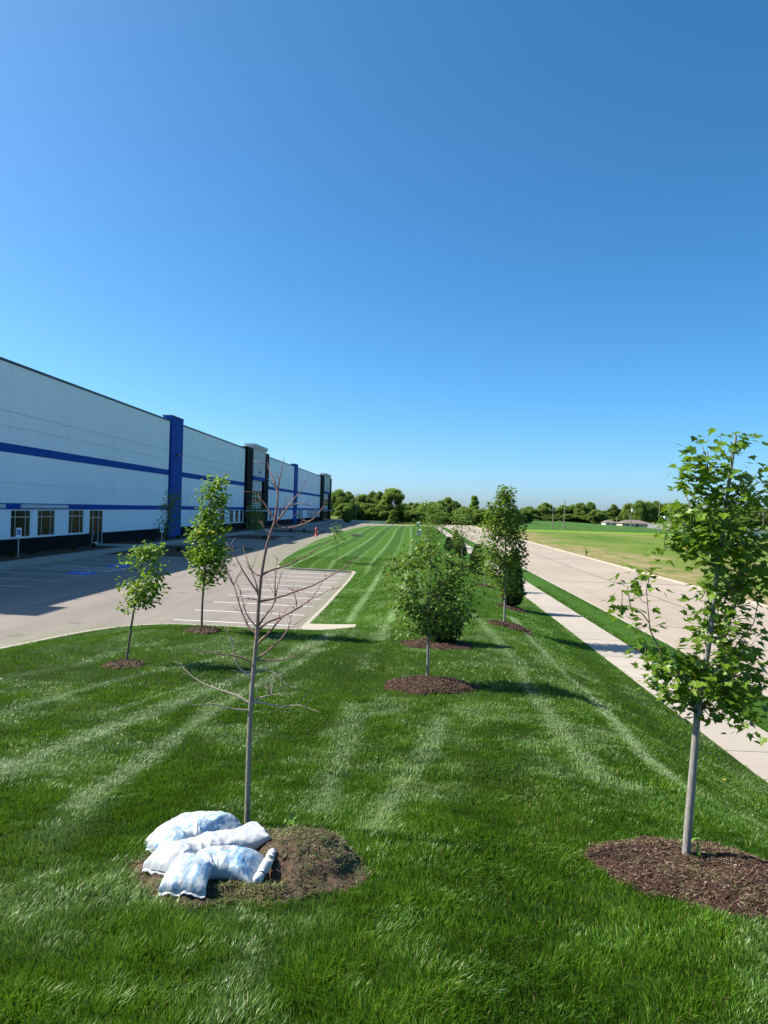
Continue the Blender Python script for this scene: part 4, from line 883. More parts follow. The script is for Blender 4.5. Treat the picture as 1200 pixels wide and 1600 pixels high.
def mulch(R, label, nchips, chip=(.02, .06), h=.09, mat='mulch', name='mulch_ring', hfun=None, seg=72, cat='mulch bed', chipname='wood_chips'):
    def hf(t, x, y):
        b = h * np.clip((1 - t ** 3), 0, 1) * (.75 + .35 * smooth(t * 1.6)); return .012 + b + (hash_noise(x, y, 9, 31) - .5) * .035 + (hash_noise(x, y, 26, 32) - .5) * .022
    hf = hfun or hf; c = (R['c'][0], R['c'][1], gz(*R['c'])); root = thing(name, label, cat, c)
    V, q, tt = disc_mesh(R, hf, seg=seg); V -= np.array(c); link('mound', np_mesh('mound', V, quads=q, smooth=True), mat, root)
    V, q, tr, r = chips(R, hf, nchips, *chip); V -= np.array(c); o = link(chipname, np_mesh(chipname, V, tris=tr, quads=q, attrs={'rnd': ('FLOAT', r)}), 'wood_chip', root); o['kind'] = 'stuff'
    return hf
hf_maple = mulch(R_MAPLE, 'reddish brown mulch bed around the young maple', 9000, (.010, .036), .10, seg=110)
mulch(R_T2, 'domed brown mulch ring around the broad crowned round leaf tree', 4200, (.015, .05), .14, seg=90)
mulch(R_EV1, 'brown mulch ring under the dark conical evergreen shrub', 1100, (.03, .09), .08); mulch(R_T3, 'brown mulch ring around the tall slender tree', 1200, (.03, .09), .10)
mulch(R_EV2, 'brown mulch ring under the upright evergreen behind the slender tree', 700, (.03, .1), .08); mulch(R_T4, 'brown mulch ring around the short light green tree', 400, (.05, .12), .08)
mulch(R_EV3, 'brown mulch ring under the brownish evergreen shrub', 300, (.05, .12), .08); mulch(R_T5, 'brown mulch ring around the medium lawn row tree', 200, (.06, .15), .08)
mulch(R_EV4, 'brown mulch ring under the low rounded evergreen shrub', 200, (.06, .15), .08); mulch(R_T6, 'brown mulch ring around the bushy far tree', 200, (.08, .2), .08)
mulch(R_L1, 'grassy soil ring around the small leaning tree', 900, (.02, .07), .06, 'soil'); mulch(R_L2, 'grassy soil ring around the tall narrow lot edge tree', 800, (.02, .08), .07, 'soil')
MC = hit(470, 1352)[:2]; BC = R_MOUND['c']                # the heap right of the bags; the hollow between
def hf_mound(t, x, y):
    d = np.hypot((x - MC[0]) / .40, (y - MC[1]) / .46); heap = .21 * np.clip(1 - d ** 2.2, 0, 1) ** .8
    lip = .05 * np.exp(-((t - .72) / .16) ** 2); return .008 + heap + lip * (1 - np.clip(heap * 6, 0, 1)) + (hash_noise(x, y, 9, 41) - .5) * .05 * (1 - t ** 4) + (hash_noise(x, y, 24, 42) - .5) * .03
mulch(R_MOUND, 'bare soil ring with a grassy heap around the leafless tree', 4200, (.008, .026), name='soil_ring', mat='soil', hfun=hf_mound, seg=120, cat='soil mound', chipname='soil_crumbs')
def mound_z(x, y):
    x = np.asarray(x, float); y = np.asarray(y, float); dx, dy = x - BC[0], (y - BC[1]) / R_MOUND['asp']; t = np.hypot(dx, dy) / ring_radius(np.arctan2(dy, dx), R_MOUND)
    return ground_z(x, y) + np.where(t < 1, hf_mound(np.clip(t, 0, 1), x, y), 0)

# ------------------------------------------------------------------ sandbags
def rest_z(x, y, under):
    z = mound_z(x, y)
    for f in under: z = np.maximum(z, f(x, y))
    return z
def sandbag(label, path_px, W, T, mat, seed, lift=(0.,), under=(), cuff=False, tail=True, crease=None, twist=0.):
    """path_px: seen centre line; the bag lies on the ground or on the bags under it"""
    G = np.array([hit(x, y) for x, y in path_px]); P = chaikin(G[:, :2], 3); L = np.concatenate([[0], np.cumsum(np.linalg.norm(np.diff(P, axis=0), axis=1))]); n = 72; m = 40
    s = np.linspace(0, L[-1], n); cx, cy = np.interp(s, L, P[:, 0]), np.interp(s, L, P[:, 1]); t = s / L[-1]
    k = np.ones(9) / 9; cx = np.convolve(np.pad(cx, 4, mode='edge'), k, 'valid'); cy = np.convolve(np.pad(cy, 4, mode='edge'), k, 'valid')
    tx, ty = np.gradient(cx), np.gradient(cy); ll = np.hypot(tx, ty); sx, sy = -ty / ll, tx / ll
    e = np.clip(np.minimum(t, 1 - t) / .5, 0, 1); th = T / 2 * (.05 + .95 * np.clip(e * 2.4, 0, 1) ** .55) ; w = W / 2 * (1.03 - .13 * np.clip(e * 2.2, 0, 1))
    lf = np.interp(t, np.linspace(0, 1, len(lift)), lift)
    a = np.linspace(0, 2 * np.pi, m, endpoint=False); ca = np.sign(np.cos(a)) * np.abs(np.cos(a)) ** .72; sa = np.sign(np.sin(a)) * np.abs(np.sin(a)) ** .80
    zc = rest_z(cx, cy, under); zc = np.convolve(np.pad(zc, 6, mode='edge'), np.ones(13) / 13, 'valid') + lf
    V = np.zeros((n, m, 3)); U = np.zeros((n, m, 3))
    for i in range(n):
        off = w[i] * ca
        if crease:
            for c0, amt in crease: off = off * (1 - amt * math.exp(-((t[i] - c0) / .045) ** 2) * (sa > -.2))
        V[i, :, 0] = cx[i] + sx[i] * off; V[i, :, 1] = cy[i] + sy[i] * off; hh = th[i]
        if crease:
            for c0, amt in crease: hh = hh * (1 - .25 * math.exp(-((t[i] - c0) / .03) ** 2))
        V[i, :, 2] = zc[i] + hh * .92 + hh * sa + twist * off
        U[i, :, 0] = t[i]; U[i, :, 1] = .5 + .5 * ca; U[i, :, 2] = sa
    F = V.reshape(-1, 3); x, y = F[:, 0], F[:, 1]; up = np.clip(U[:, :, 2].ravel() + .4, 0, 1); wr = np.zeros(len(F))
    for i in range(len(F)):
        tt, vv = U.reshape(-1, 3)[i, 0], U.reshape(-1, 3)[i, 1]; q = Vector((tt * 5 + seed * 3, vv * 2.0, seed)); end = math.exp(-min(tt, 1 - tt) / .10)
        r1 = 1 - abs(mnoise.noise(q * 1.3)); r2 = 1 - abs(mnoise.noise(Vector((tt * 3, vv * 11, seed * 2.)))); r3 = 1 - abs(mnoise.noise(q * 3.7)); wr[i] = .016 * (r1 ** 5 - .3) + .022 * end * (r2 ** 3 - .4) + .007 * (r3 ** 6 - .25)
        if crease:
            for c0, amt in crease: wr[i] += .013 * math.exp(-((tt - c0) / .09) ** 2) * (1 - abs(mnoise.noise(Vector((tt * 38, vv * 3, seed)))) * 2.2)
    F[:, 2] += wr * up
    g = rest_z(F[:, 0], F[:, 1], under); F[:, 2] = np.maximum(F[:, 2], g + .004 + .003 * (U[:, :, 2].ravel() + 1))
    Z = F[:, 2].reshape(n, m); top = Z.max(1)
    c = np.array([cx[n // 2], cy[n // 2], gz(cx[n // 2], cy[n // 2])]); root = thing('sandbag', label, 'sandbag', tuple(c), 0, 'sandbags beside the leafless tree')
    i = np.arange(n * m).reshape(n, m); j = np.roll(i, -1, 1); q = np.stack([i[:-1], j[:-1], j[1:], i[1:]], -1).reshape(-1, 4)
    me = np_mesh('bag_body', F - c, quads=q, attrs={'bag': ('FLOAT_VECTOR', U.reshape(-1, 3))}, smooth=True); link('body', me, mat, root)
    def seam(ei, sgn, ln, nm, puff=.006):
        nn = 26; row = np.linspace(-1, 1, nn); S = []
        tdx, tdy = tx[ei] / ll[ei] * sgn, ty[ei] / ll[ei] * sgn; zb = Z[ei].mean()
        for k_ in range(4):
            u = k_ / 3
            for r_ in row:
                o = w[ei] * (1 - .02 * u) * r_; xx = cx[ei] + sx[ei] * o + tdx * (ln * u - .015); yy = cy[ei] + sy[ei] * o + tdy * (ln * u - .015)
                S.append((xx, yy, zb + .012 * math.sin(r_ * 7 + seed) * u + .010 * mnoise.noise(Vector((r_ * 6, u * 2, seed + ei))) - .02 * u))
        S = np.array(S); S[:, 2] = np.maximum(S[:, 2], rest_z(S[:, 0], S[:, 1], under) + .008); nS = len(S); S2 = S + np.array([0, 0, puff]); A = np.vstack([S2, S]); ii = np.arange(nS).reshape(4, nn); q_ = np.stack([ii[:-1, :-1], ii[:-1, 1:], ii[1:, 1:], ii[1:, :-1]], -1).reshape(-1, 4); q_ = np.vstack([q_, q_[:, ::-1] + nS])
        link(nm, np_mesh(nm, A - c, quads=q_, smooth=True, attrs={'bag': ('FLOAT_VECTOR', np.tile([.05, .5, 0], (2 * nS, 1)))}), 'bag_plain', root)
    seam(0, -1, .026, 'seam'); seam(n - 1, 1, .022, 'seam')
    if cuff:                                                   # thick folded mouth of the bag
        P_ = []; R_ = []
        for r_ in np.linspace(-1.12, 1.12, 22):
            o = w[-1] * r_; P_.append((cx[-1] + sx[-1] * o + tx[-1] / ll[-1] * (.028 + .006 * math.sin(r_ * 5)), cy[-1] + sy[-1] * o + ty[-1] / ll[-1] * .028, max(zc[-1] + .085 + .22 * o, float(mound_z(np.array([cx[-1] + sx[-1] * o]), np.array([cy[-1] + sy[-1] * o]))[0]) + .03) + .008 * math.sin(r_ * 6))); R_.append(.035 * (1 - .5 * abs(r_ / 1.12) ** 8) * (1 + .05 * math.sin(r_ * 7 + 1)))
        mm = MB(); mm.tube(P_, R_, 10); mm.shift(c); mm.build('cuff', 'bag_plain', root, smooth=True)
    def field(xq, yq, cx=cx, cy=cy, top=top, w=w, sx=sx, sy=sy):
        xq = np.asarray(xq, float); yq = np.asarray(yq, float); d2 = (xq[..., None] - cx) ** 2 + (yq[..., None] - cy) ** 2; k_ = d2.argmin(-1); d = np.sqrt(d2.min(-1)); u = np.clip(d / w[k_], 0, 1); ends = (k_ <= 0) | (k_ >= len(cx) - 1)
        return np.where((d < w[k_]) & ~(ends & (d > .05)), -5 + (top[k_] + 5) - (top[k_] - mound_z(xq, yq)) * (1 - np.sqrt(1 - u ** 2.4)), -9)
    return field
b1 = sandbag('white sandbag at the back of the heap, against the trunk', [(248, 1330), (270, 1319), (300, 1314), (335, 1317), (366, 1326)], .29, .16, 'bag_faint', 1, lift=(0, .01, .02, .01, 0))
b2 = sandbag('faintly blue sandbag wedged between the back and middle white sandbags', [(250, 1347), (276, 1336), (310, 1329), (345, 1333)], .27, .145, 'bag_print', 2, lift=(0, .01, .01, 0))
b3 = sandbag('white sandbag lying across the middle with one pinched corner raised', [(246, 1378), (274, 1365), (305, 1354), (345, 1348), (385, 1343), (412, 1338)], .28, .17, 'bag_plain', 3, lift=(0, 0, .01, .02, .03, .07))
b4 = sandbag('bent sandbag with blue print and small lettering in front of the others', [(283, 1414), (292, 1399), (304, 1383), (328, 1375), (370, 1379), (409, 1383)], .29, .155, 'bag_print', 4, cuff=True, lift=(.0, .0, .03, .04, .03, .02), crease=[(.42, .22)])

# ------------------------------------------------------------------ street furniture and small things
def pole_lamp():
    p = hit(556, 817); t = thing('lamp_post', 'tall dark parking lot lamp post on a white concrete base', 'lamp post', tuple(p)); D = depth_of(p); H = (817 - 772) * D / FPX
    MB().lathe([(.42, -.1), (.42, .95), (.38, 1.0)], 16).build('base', 'concrete_kerb', t); MB().tube([(0, 0, .98), (0, 0, H * .6), (0, 0, H)], [.13, .11, .09], 10).build('pole', 'metal_dark', t); MB().box(-.1, 1.0, -.2, .2, H - .05, H + .12).build('lamp_head', 'metal_dark', t)
pole_lamp()
def hydrant():
    p = on_island(494, 838); t = thing('fire_hydrant', 'red fire hydrant at the tip of the far parking island', 'hydrant', tuple(p)); k = 1.75
    MB().lathe([(.16 * k, 0), (.16 * k, .05 * k), (.11 * k, .06 * k), (.11 * k, .55 * k), (.15 * k, .56 * k), (.15 * k, .60 * k)], 14).build('barrel', 'hydrant_red', t, True)
    MB().lathe([(.13 * k, .60 * k), (.12 * k, .68 * k), (.07 * k, .75 * k), (.03 * k, .77 * k), (.03 * k, .82 * k)], 14).build('bonnet', 'hydrant_red', t, True)
    for d in ((0, 1), (0, -1), (1, 0)): MB().tube([(0, 0, .45 * k), (d[0] * .17 * k, d[1] * .17 * k, .45 * k)], [.055 * k, .055 * k], 10).build('outlet', 'sign_white', t)
hydrant()
def sign(px, py, label, face, z=.42, hgt=2.15):
    p = on_island(px, py, z); t = thing('accessible_parking_sign', label, 'sign', tuple(p), face)
    MB().box(-.03, .03, -.03, .03, -.1, hgt + .1).build('post', 'steel', t); pl = MB().box(.032, .04, -.2, .2, hgt - .55, hgt + .12).build('plate', 'sign_white', t)
    MB().box(.041, .044, -.14, .14, hgt - .42, hgt - .02).build('blue_panel', 'sign_blue', pl); m = MB()
    for P in wheelchair(.27): k = len(m.v); m.v += [(.047, a, hgt - .22 + b) for a, b in P]; m.f.append(tuple(range(k, k + len(P))))
    m.build('symbol', 'sign_white', pl)
sign(28, 872, 'accessible parking sign on a steel post before the office windows', -.5); sign(252, 857, 'accessible parking sign on a steel post by the nearer blue pilaster', -.5)
def box_cabinet(px, py, w, h, mat, label, name):
    p = hit(px, py); D = depth_of(p); W, H = w * D / FPX, h * D / FPX; t = thing(name, label, 'utility box', tuple(p))
    MB().box(-W / 2 - .1, W / 2 + .1, -W / 2 - .1, W / 2 + .1, -.1, .12).build('pad', 'concrete_kerb', t); b = MB().box(-W / 2, W / 2, -W / 2, W / 2, .12, H * .86).build('cabinet', mat, t)
    k = MB(); k.v += [(-W / 2 - .04, -W / 2 - .04, H * .86), (W / 2 + .04, -W / 2 - .04, H * .86), (W / 2 + .04, W / 2 + .04, H), (-W / 2 - .04, W / 2 + .04, H), (-W / 2 - .04, -W / 2 - .04, H * .82), (W / 2 + .04, -W / 2 - .04, H * .82), (W / 2 + .04, W / 2 + .04, H * .82), (-W / 2 - .04, W / 2 + .04, H * .82)]; k.f += [(0, 1, 2, 3), (4, 7, 6, 5), (0, 4, 5, 1), (1, 5, 6, 2), (2, 6, 7, 3), (3, 7, 4, 0)]; k.build('lid', mat, t)
    MB().box(-.02, .02, -W / 2 - .02, -W / 2 - .001, .2, H * .78).build('door_gap', 'metal_dark', b)
box_cabinet(655, 837, 8, 10, 'utility_pale', 'pale green utility cabinet on the lawn near the far tree row', 'utility_cabinet'); box_cabinet(653, 823, 5, 7, 'utility_pale', 'small pale utility cabinet at the far end of the lawn', 'utility_cabinet')
def inlet(px, py):
    p = hit(px, py); t = thing('inlet_frame', 'timber frame with a stake around the drain inlet at the lot edge', 'drain guard', tuple(p)); s_ = .75
    for a in (-s_, s_):
        MB().box(a - .05, a + .05, -s_, s_, -.05, .42).build('board', 'lumber', t); MB().box(-s_ + .05, s_ - .05, a - .05, a + .05, -.05, .38).build('board', 'lumber', t)
    for a, b, h in ((s_ + .1, -s_, 1.1), (-s_, -s_ - .1, .6), (-s_ - .1, s_, .6)): MB().box(a - .04, a + .04, b - .04, b + .04, -.1, h).build('stake', 'siding_white' if h > 1 else 'lumber', t)
inlet(557, 838)
def low_barrier():
    A = at_depth(508, 815, 236); Bp = at_depth(616, 818, 232); A[2] = Bp[2] = 0.; n = 16; t = thing('silt_fence', 'low pale fabric silt fence on stakes before the wood behind the warehouse', 'fence', tuple(A)); d = (Bp - A) / n
    for i in range(n):
        P, Q = d * i, d * (i + 1); w = d / np.linalg.norm(d); nrm = np.array([-w[1], w[0], 0]) * .02
        m = MB(); m.prism([tuple((P - nrm)[:2]), tuple((Q - nrm)[:2]), tuple((Q + nrm)[:2]), tuple((P + nrm)[:2])], -.1, .85); m.build('fabric_panel', 'utility_pale', t); MB().box(P[0] - .04, P[0] + .04, P[1] - .06, P[1] - .0, -.2, 1.05).build('stake', 'lumber', t)
low_barrier()
def utility_pole(px, ytop, ybot, label, arm=True, D=None):
    yh = 797 + (px - 645) * .03; D = D or min(520, 4.8 * FPX / max(6., ybot - yh)); p = at_depth(px, yh, D); p[2] = .1; H = 4.8 + (yh - ytop) * D / FPX; t = thing('utility_pole', label, 'utility pole', tuple(p), 0, 'utility poles across the field'); k = D / 220
    MB().tube([(0, 0, -.3), (0, 0, H / 2), (0, 0, H)], [.19 * k, .16 * k, .12 * k], 8).build('pole', 'wood_pole', t)
    if arm:
        MB().box(-1.2, 1.2, -.06, .06, H - .9, H - .72).build('crossarm', 'wood_pole', t)
        for x in (-1.1, -.4, .4, 1.1): MB().lathe([(.05, H - .72), (.08, H - .62), (.04, H - .5)], 8, (x, 0, 0)).build('insulator', 'siding_white', t)
    return np.array([p[0], p[1], .1 + H - .6])
tops = [utility_pole(864, 794, 827, 'pole standing at the near edge of the dark green crop, shorter than its neighbour', True), utility_pole(882, 780, 827, 'taller thin pole standing at the near edge of the dark green crop', False), utility_pole(905, 796, 816, 'distant pole behind the crop before the tree line'), utility_pole(986, 798, 824, 'pole with a transformer in front of the long brown roofed house'),
        utility_pole(964, 808, 822, 'short post beside the white garage', False), utility_pole(1030, 782, 833, 'tall thin pole left of the grain bins', False), utility_pole(1046, 784, 833, 'tall pole standing right of the grain bins'), utility_pole(1050, 800, 828, 'short post beside the tan cottage', False), utility_pole(1193, 799, 845, 'pole beside the white gabled house')]
bpy.data.objects['utility_pole.003']['label'] = 'pole with a white transformer in front of the long brown roofed house'
MB().lathe([(.3, 7.0), (.42, 7.05), (.42, 8.3), (.3, 8.35)], 12, (.5, 0, 0)).build('transformer', 'siding_white', bpy.data.objects['utility_pole.003'])
def house(px, ybase, wpx, hpx, wall, roof, label, deep=9., hip=True, wallk=.5, name='house', D=None, cat='house', rz=0.):
    yh = 797 + (px - 645) * .03; D = D or 4.8 * FPX / (ybase - yh); p = at_depth(px, yh, D); p[2] = .05; W, H = wpx * D / FPX, hpx * D / FPX; t = thing(name, label, cat, tuple(p), rz); a, d, e = W / 2, deep / 2, H * wallk
    MB().box(-a, a, -d, d, -.2, e).build('wall', wall, t); k = MB(); o = .5; ri = min(d, a * .7) if hip else 0
    k.v += [(-a - o, -d - o, e), (a + o, -d - o, e), (a + o, d + o, e), (-a - o, d + o, e), (-a + ri - (0 if hip else o), 0, H), (a - ri + (0 if hip else o), 0, H)]; k.f += [(0, 1, 5, 4), (2, 3, 4, 5), (1, 2, 5), (3, 0, 4), (3, 2, 1, 0)]
    k.build('roof', roof, t)
    n = max(2, int(W / 4))
    for i in range(n):
        x = -a + W * (i + .5) / n
        if i == n // 2: MB().box(x - .5, x + .5, -d - .04, -d - .002, .0, min(2.1, e * .85)).build('door', 'metal_dark', t)
        else:
            w = MB().box(x - .65, x + .65, -d - .05, -d - .002, e * .35, e * .8).build('window', 'siding_white', t); MB().box(x - .55, x + .55, -d - .07, -d - .051, e * .39, e * .76).build('pane', 'window_glass', w)
    return t
house(952, 821.5, 17, 9.5, 'siding_white', 'roof_brown', 'small white garage with a brown roof beyond the crop', 7., True, .55); house(990, 823, 46, 11, 'siding_tan', 'roof_brown', 'long low house with a brown hip roof beyond the crop', 12., True, .5)
house(1048, 826, 24, 12, 'siding_tan', 'roof_brown', 'tan cottage with a brown roof near the grain bins', 9., True, .5); house(1184, 838, 17, 14, 'siding_white', 'roof_grey', 'white gabled house with a grey roof beyond the field', 8., False, .58, rz=1.2)
house(1130, 832, 26, 12, 'siding_white', 'roof_brown', 'white house with a brown roof behind the young maple', 9., True, .5)
def grain_bin(px, label):
    p = at_depth(px, 809, 380); p[2] = 0; t = thing('grain_bin', label, 'silo', tuple(p), 0, 'grain bins by the cottage'); r = .85
    MB().lathe([(r, 3.0), (r, 5.0), (r * .25, 6.0)], 16).build('drum', 'galvanised', t, True); MB().lathe([(r, 3.0), (.2, 1.9)], 16).build('hopper', 'galvanised', t, True)
    for i in range(4): a = i * 1.571 + .785; MB().tube([(r * .9 * math.cos(a), r * .9 * math.sin(a), -.1), (r * .9 * math.cos(a), r * .9 * math.sin(a), 3.1)], [.06, .06], 6).build('leg', 'steel', t)
for px in (1034, 1038.5, 1043): grain_bin(px, 'silvery hopper bottomed grain bin standing behind the cottage')
def field_wall():
    A = at_depth(1012, 815, 285); Bp = at_depth(1066, 815, 262); A[2] = Bp[2] = .1; t = thing('board_fence', 'long low grey board fence between the houses and the field', 'fence', tuple(A)); n = 14; d = (Bp - A) / n; w = d / np.linalg.norm(d); nr = np.array([-w[1], w[0], 0]) * .05
    for i in range(n):
        P, Q = d * (i + .02), d * (i + .98); m = MB(); m.prism([tuple((P - nr)[:2]), tuple((Q - nr)[:2]), tuple((Q + nr)[:2]), tuple((P + nr)[:2])], -.1, 1.9); m.build('fence_panel', 'fence_grey', t)
field_wall()
def car(px, py, label):
    p = at_depth(px, py, 225); p[2] = .1; t = thing('parked_car', label, 'car', tuple(p), -.2)
    prof = [(-2.2, .35), (-2.25, .8), (-1.9, .95), (-1.2, 1.0), (-.7, 1.42), (.8, 1.45), (1.5, .98), (2.1, .9), (2.25, .6), (2.2, .35)]; m = MB(); n = len(prof)
    for y, k in ((-.85, 1), (.85, 1)): m.v += [(x, y * (.82 if z > 1.1 else 1), z) for x, z in prof]
    m.f.append(tuple(range(n))); m.f.append(tuple(range(2 * n - 1, n - 1, -1)))
    for i in range(n): j = (i + 1) % n; m.f.append((i, n + i, n + j, j))
    m.build('body', 'car_paint', t)
    for y in (-.87, .87): MB().poly([(-1.05, y * .93, 1.04), (-.62, y * .86, 1.36), (.72, y * .86, 1.39), (1.25, y * .93, 1.03)]).build('side_window', 'window_glass', t)
    for x in (-1.4, 1.4):
        for y in (-.8, .8):
            w = MB().tube([(x, y - .1, .33), (x, y + .1, .33)], [.33, .33], 14).build('wheel', 'rubber', t); MB().tube([(x, y - .105, .33), (x, y + .105, .33)], [.18, .18], 10).build('rim', 'steel', w)
car(1197, 834, 'maroon car parked beside the white gabled house')
# weeds
def weed_clump(p, label, n, h, seed, name='weed', mat='weed', w=.012):
    random.seed(seed); p = np.array(p); t = thing(name, label, 'weed', tuple(p))
    for i in range(n):
        a = random.uniform(0, 6.28); L = h * random.uniform(.6, 1.2); m = MB(); K = 8; o = random.uniform(.3, .8) * L
        for k in range(K + 1):
            u = k / K; z = L * math.sin(u * 2.2) * .75; r = o * u ** 1.3; ww = w * (1 - u ** 2) + .001; dx, dy = math.cos(a), math.sin(a); m.v += [(dx * r - dy * ww, dy * r + dx * ww, z), (dx * r + dy * ww, dy * r - dx * ww, z)]
        for k in range(K): m.f.append((2 * k, 2 * k + 1, 2 * k + 3, 2 * k + 2))
        m.build('leaf', mat, t)
q = hit(452, 1302); q[2] = float(mound_z(q[:1], q[1:2])[0]) - .01; weed_clump(q, 'small broad leaved weed sprouting from the soil ring', 6, .17, 3, w=.018)
q = hit(1072, 1352); q[2] += .09; weed_clump(q, 'thin arching green weed at the foot of the maple trunk', 6, .17, 5, w=.006); q = hit(1090, 1362); q[2] += .08; weed_clump(q, 'pale curled weed right of the maple trunk', 4, .13, 8, w=.008)
q = hit(916, 869); weed_clump(q, 'tall weed growing at the far kerb of the road', 40, 1.0, 9, w=.03)
q = hit(1135, 1224); q[2] += .05; t = thing('fallen_leaf', 'orange yellow fallen leaf on the grass beyond the maple', 'leaf', tuple(q), .4); V, T_ = leaf_shape('oval'); m = MB(); m.v = [tuple(v * .085) for v in V]; m.f = [tuple(int(i) for i in f) for f in T_]; m.build('blade', 'yellow_leaf', t)

# ------------------------------------------------------------------ grass
def sample_zone(y0, y1, dens, margin=1.1):
    wd = lambda y: 1.13 * y * margin + 2.0
    area = (y1 - y0) * (wd(y0) + wd(y1)) / 2; n = int(area * dens); u = rng.random(int(n * 1.0)); a = wd(y0); b = wd(y1)
    y = y0 + (y1 - y0) * ((np.sqrt(a * a + u * (b * b - a * a)) - a) / (b - a)); x = (-.607 * margin * y - 1.0) + rng.random(len(y)) * wd(y); return x, y
PALETTE = np.array([(.032, .098, .005), (.074, .185, .010), (.125, .255, .016), (.180, .310, .030)])
def blades(zones, nm, region):
    VV = []; QQ = []; TT = []; CC = []; k0 = 0
    for y0, y1, dens, w, h, seg in zones:
        x, y = sample_zone(y0, y1, dens); keep = region(x, y); x, y = x[keep], y[keep]; n = len(x)
        pale, dark = stripes(x, y) if nm == 'lawn_grass' else (0 * x, .35 + 0 * x); z = ground_z(x, y)
        clump = hash_noise(x, y, 3.0, 51); c2 = hash_noise(x, y, 11., 52); big = hash_noise(x, y, .6, 53)
        hh = h * (.62 + .5 * rng.random(n)) * (.45 + .6 * clump + .5 * c2) * (1 - .30 * pale); ww = w * rng.uniform(.7, 1.3, n)
        # lean: tracks are pressed flat away from the mower, the rest stands and sways
        az = rng.uniform(0, 2 * np.pi, n); lx = .42 * np.cos(az) + .45 * (hash_noise(x, y, 1.6, 54) - .5); ly = .42 * np.sin(az) + .45 * (hash_noise(x, y, 1.6, 55) - .5)
        lx = lx + .75 * (hash_noise(x, y, 6.5, 57) - .5); ly = ly + .75 * (hash_noise(x, y, 6.5, 58) - .5)
        ly = ly + .75 * pale - .50 * dark; lx = lx + .35 * pale
        le = np.stack([lx, ly], 1) * hh[:, None]; wa = rng.uniform(0, np.pi, n); wx, wy = np.cos(wa) * ww / 2, np.sin(wa) * ww / 2
        ro = np.stack([x, y, z - .006], 1); md = ro + np.stack([le[:, 0] * .36, le[:, 1] * .36, hh * .60], 1); L2 = np.hypot(le[:, 0], le[:, 1]); tz = hh * np.sqrt(np.clip(1 - .38 * (L2 / hh) ** 2, .12, 1)); tp = ro + np.stack([le[:, 0], le[:, 1], tz], 1); W3 = np.stack([wx, wy, 0 * wx], 1)
        t = np.clip(.30 + .45 * (clump - .5) + .55 * (rng.random(n) - .5) + .25 * (big - .5) + .18 * pale - .24 * dark, 0, 1) * 3; i = np.minimum(t.astype(int), 2); f = (t - i)[:, None]; col = PALETTE[i] * (1 - f) + PALETTE[i + 1] * f  # pale and dark also tint the blade: lean sheen and shade put in colour
        pf = (pale * rng.random(n) ** .5)[:, None]; col = col * (1 - pf * .9) + np.array([.330, .420, .230]) * pf * .9  # whitish sheen of pressed blades painted in, together with their paler undersides
        yl = rng.random(n) < (.03 + .10 * (hash_noise(x, y, .9, 56) > .78)); col[yl] = np.array([.20, .22, .045]); dead = rng.random(n) < .012; col[dead] = np.array([.30, .25, .12])
        if seg == 2:
            V = np.stack([ro - W3, ro + W3, md + W3 * .85, md - W3 * .85, tp], 1); b = (k0 + np.arange(n) * 5)[:, None]; QQ.append(b + np.array([0, 1, 2, 3])); TT.append(b + np.array([3, 2, 4])); m = 5
        else:
            V = np.stack([ro - W3, ro + W3, tp], 1); b = (k0 + np.arange(n) * 3)[:, None]; TT.append(b + np.array([0, 1, 2])); m = 3
        VV.append(V.reshape(-1, 3)); CC.append(np.repeat(np.concatenate([col, np.ones((n, 1))], 1), m, 0)); k0 += n * m
    me = np_mesh(nm, np.vstack(VV), tris=np.vstack(TT), quads=np.vstack(QQ) if QQ else None, attrs={'col': ('FLOAT_COLOR', np.vstack(CC))}); return link(nm, me, 'grass_blade')
def on_lawn(x, y):
    return inside(x, y) & ~in_rings(x, y, -.035 + .05 * (rng.random(len(x)) - .5)) & ~((x > -4.2) & (x < -2.1) & (y > 26.05) & (y < 27.55)) & (x < SW0 - .02) & (dist_poly(x, y, LE) > .09)
g = blades([(1.6, 4.0, 11000, .0050, .072, 2), (4.0, 7.5, 6500, .0062, .070, 2), (7.5, 13, 2400, .0095, .068, 2), (13, 22, 1000, .015, .066, 1), (22, 38, 420, .024, .064, 1), (38, 62, 120, .045, .06, 1)], 'lawn_grass', on_lawn)
tag(g, 'mown green grass with pale mower tracks covering the lawn', 'grass', kind='stuff')
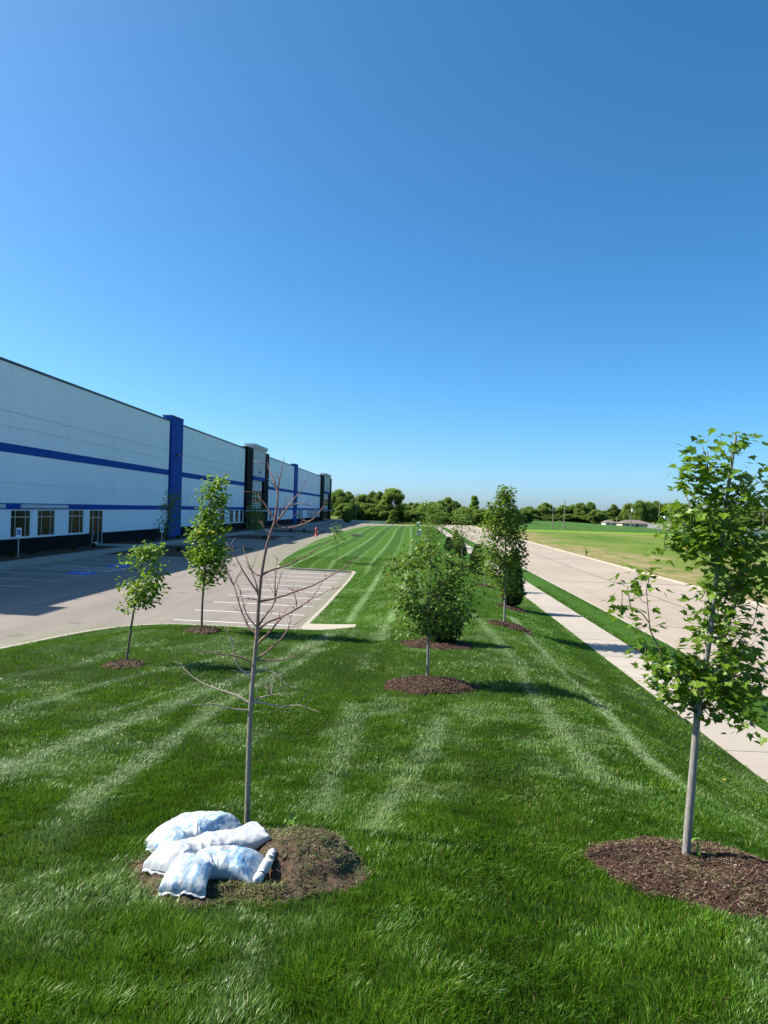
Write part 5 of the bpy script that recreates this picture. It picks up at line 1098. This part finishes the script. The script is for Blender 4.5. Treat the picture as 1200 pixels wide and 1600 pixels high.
g = blades([(10, 22, 1100, .014, .07, 1), (22, 45, 420, .026, .07, 1)], 'verge_grass', lambda x, y: (x > SW1 + .02) & (x < RD0 - .2))
tag(g, 'dark green grass strip between footpath and road', 'grass', kind='stuff')
def clippings(R, n, zf, tmin, tmax, name, label, cols):
    a = rng.uniform(0, 2 * np.pi, n); t = tmin + (tmax - tmin) * np.sqrt(rng.random(n)); rr = ring_radius(a, R) * t; x = R['c'][0] + rr * np.cos(a); y = R['c'][1] + rr * np.sin(a) * R['asp']
    keep = hash_noise(x, y, 5, 61) > .38; x, y = x[keep], y[keep]; n = len(x); z = zf(x, y) + .008; L = rng.uniform(.02, .06, n); W = rng.uniform(.002, .0045, n); az = rng.uniform(0, 6.28, n); ti = rng.normal(.1, .35, n)
    u = np.stack([np.cos(az) * np.cos(ti), np.sin(az) * np.cos(ti), np.sin(ti)], 1); v = np.stack([-np.sin(az), np.cos(az), 0 * az], 1); c = np.stack([x, y, z], 1)
    V = np.stack([c - v * W[:, None], c + v * W[:, None], c + u * L[:, None]], 1).reshape(-1, 3); T = np.arange(3 * n).reshape(-1, 3); col = np.array(cols)[rng.integers(0, len(cols), n)]; col = np.concatenate([col, np.ones((n, 1))], 1)
    o = link(name, np_mesh(name, V, tris=T, attrs={'col': ('FLOAT_COLOR', np.repeat(col, 3, 0))}), 'grass_blade'); tag(o, label, 'clippings', kind='stuff')
GC = [(.10, .15, .03), (.07, .13, .02), (.20, .20, .07), (.14, .12, .06), (.30, .26, .13)]
clippings(R_MOUND, 9000, mound_z, 0, 1.05, 'grass_clippings', 'cut grass scattered over the soil ring', GC)
def maple_z(x, y):
    dx, dy = x - R_MAPLE['c'][0], (y - R_MAPLE['c'][1]) / R_MAPLE['asp']; t = np.hypot(dx, dy) / ring_radius(np.arctan2(dy, dx), R_MAPLE); return ground_z(x, y) + np.where(t < 1, hf_maple(np.clip(t, 0, 1), x, y), 0)
clippings(R_MAPLE, 2600, maple_z, 0, 1.05, 'grass_clippings', 'cut grass scattered over the maple mulch bed', GC[2:] + GC[:1])
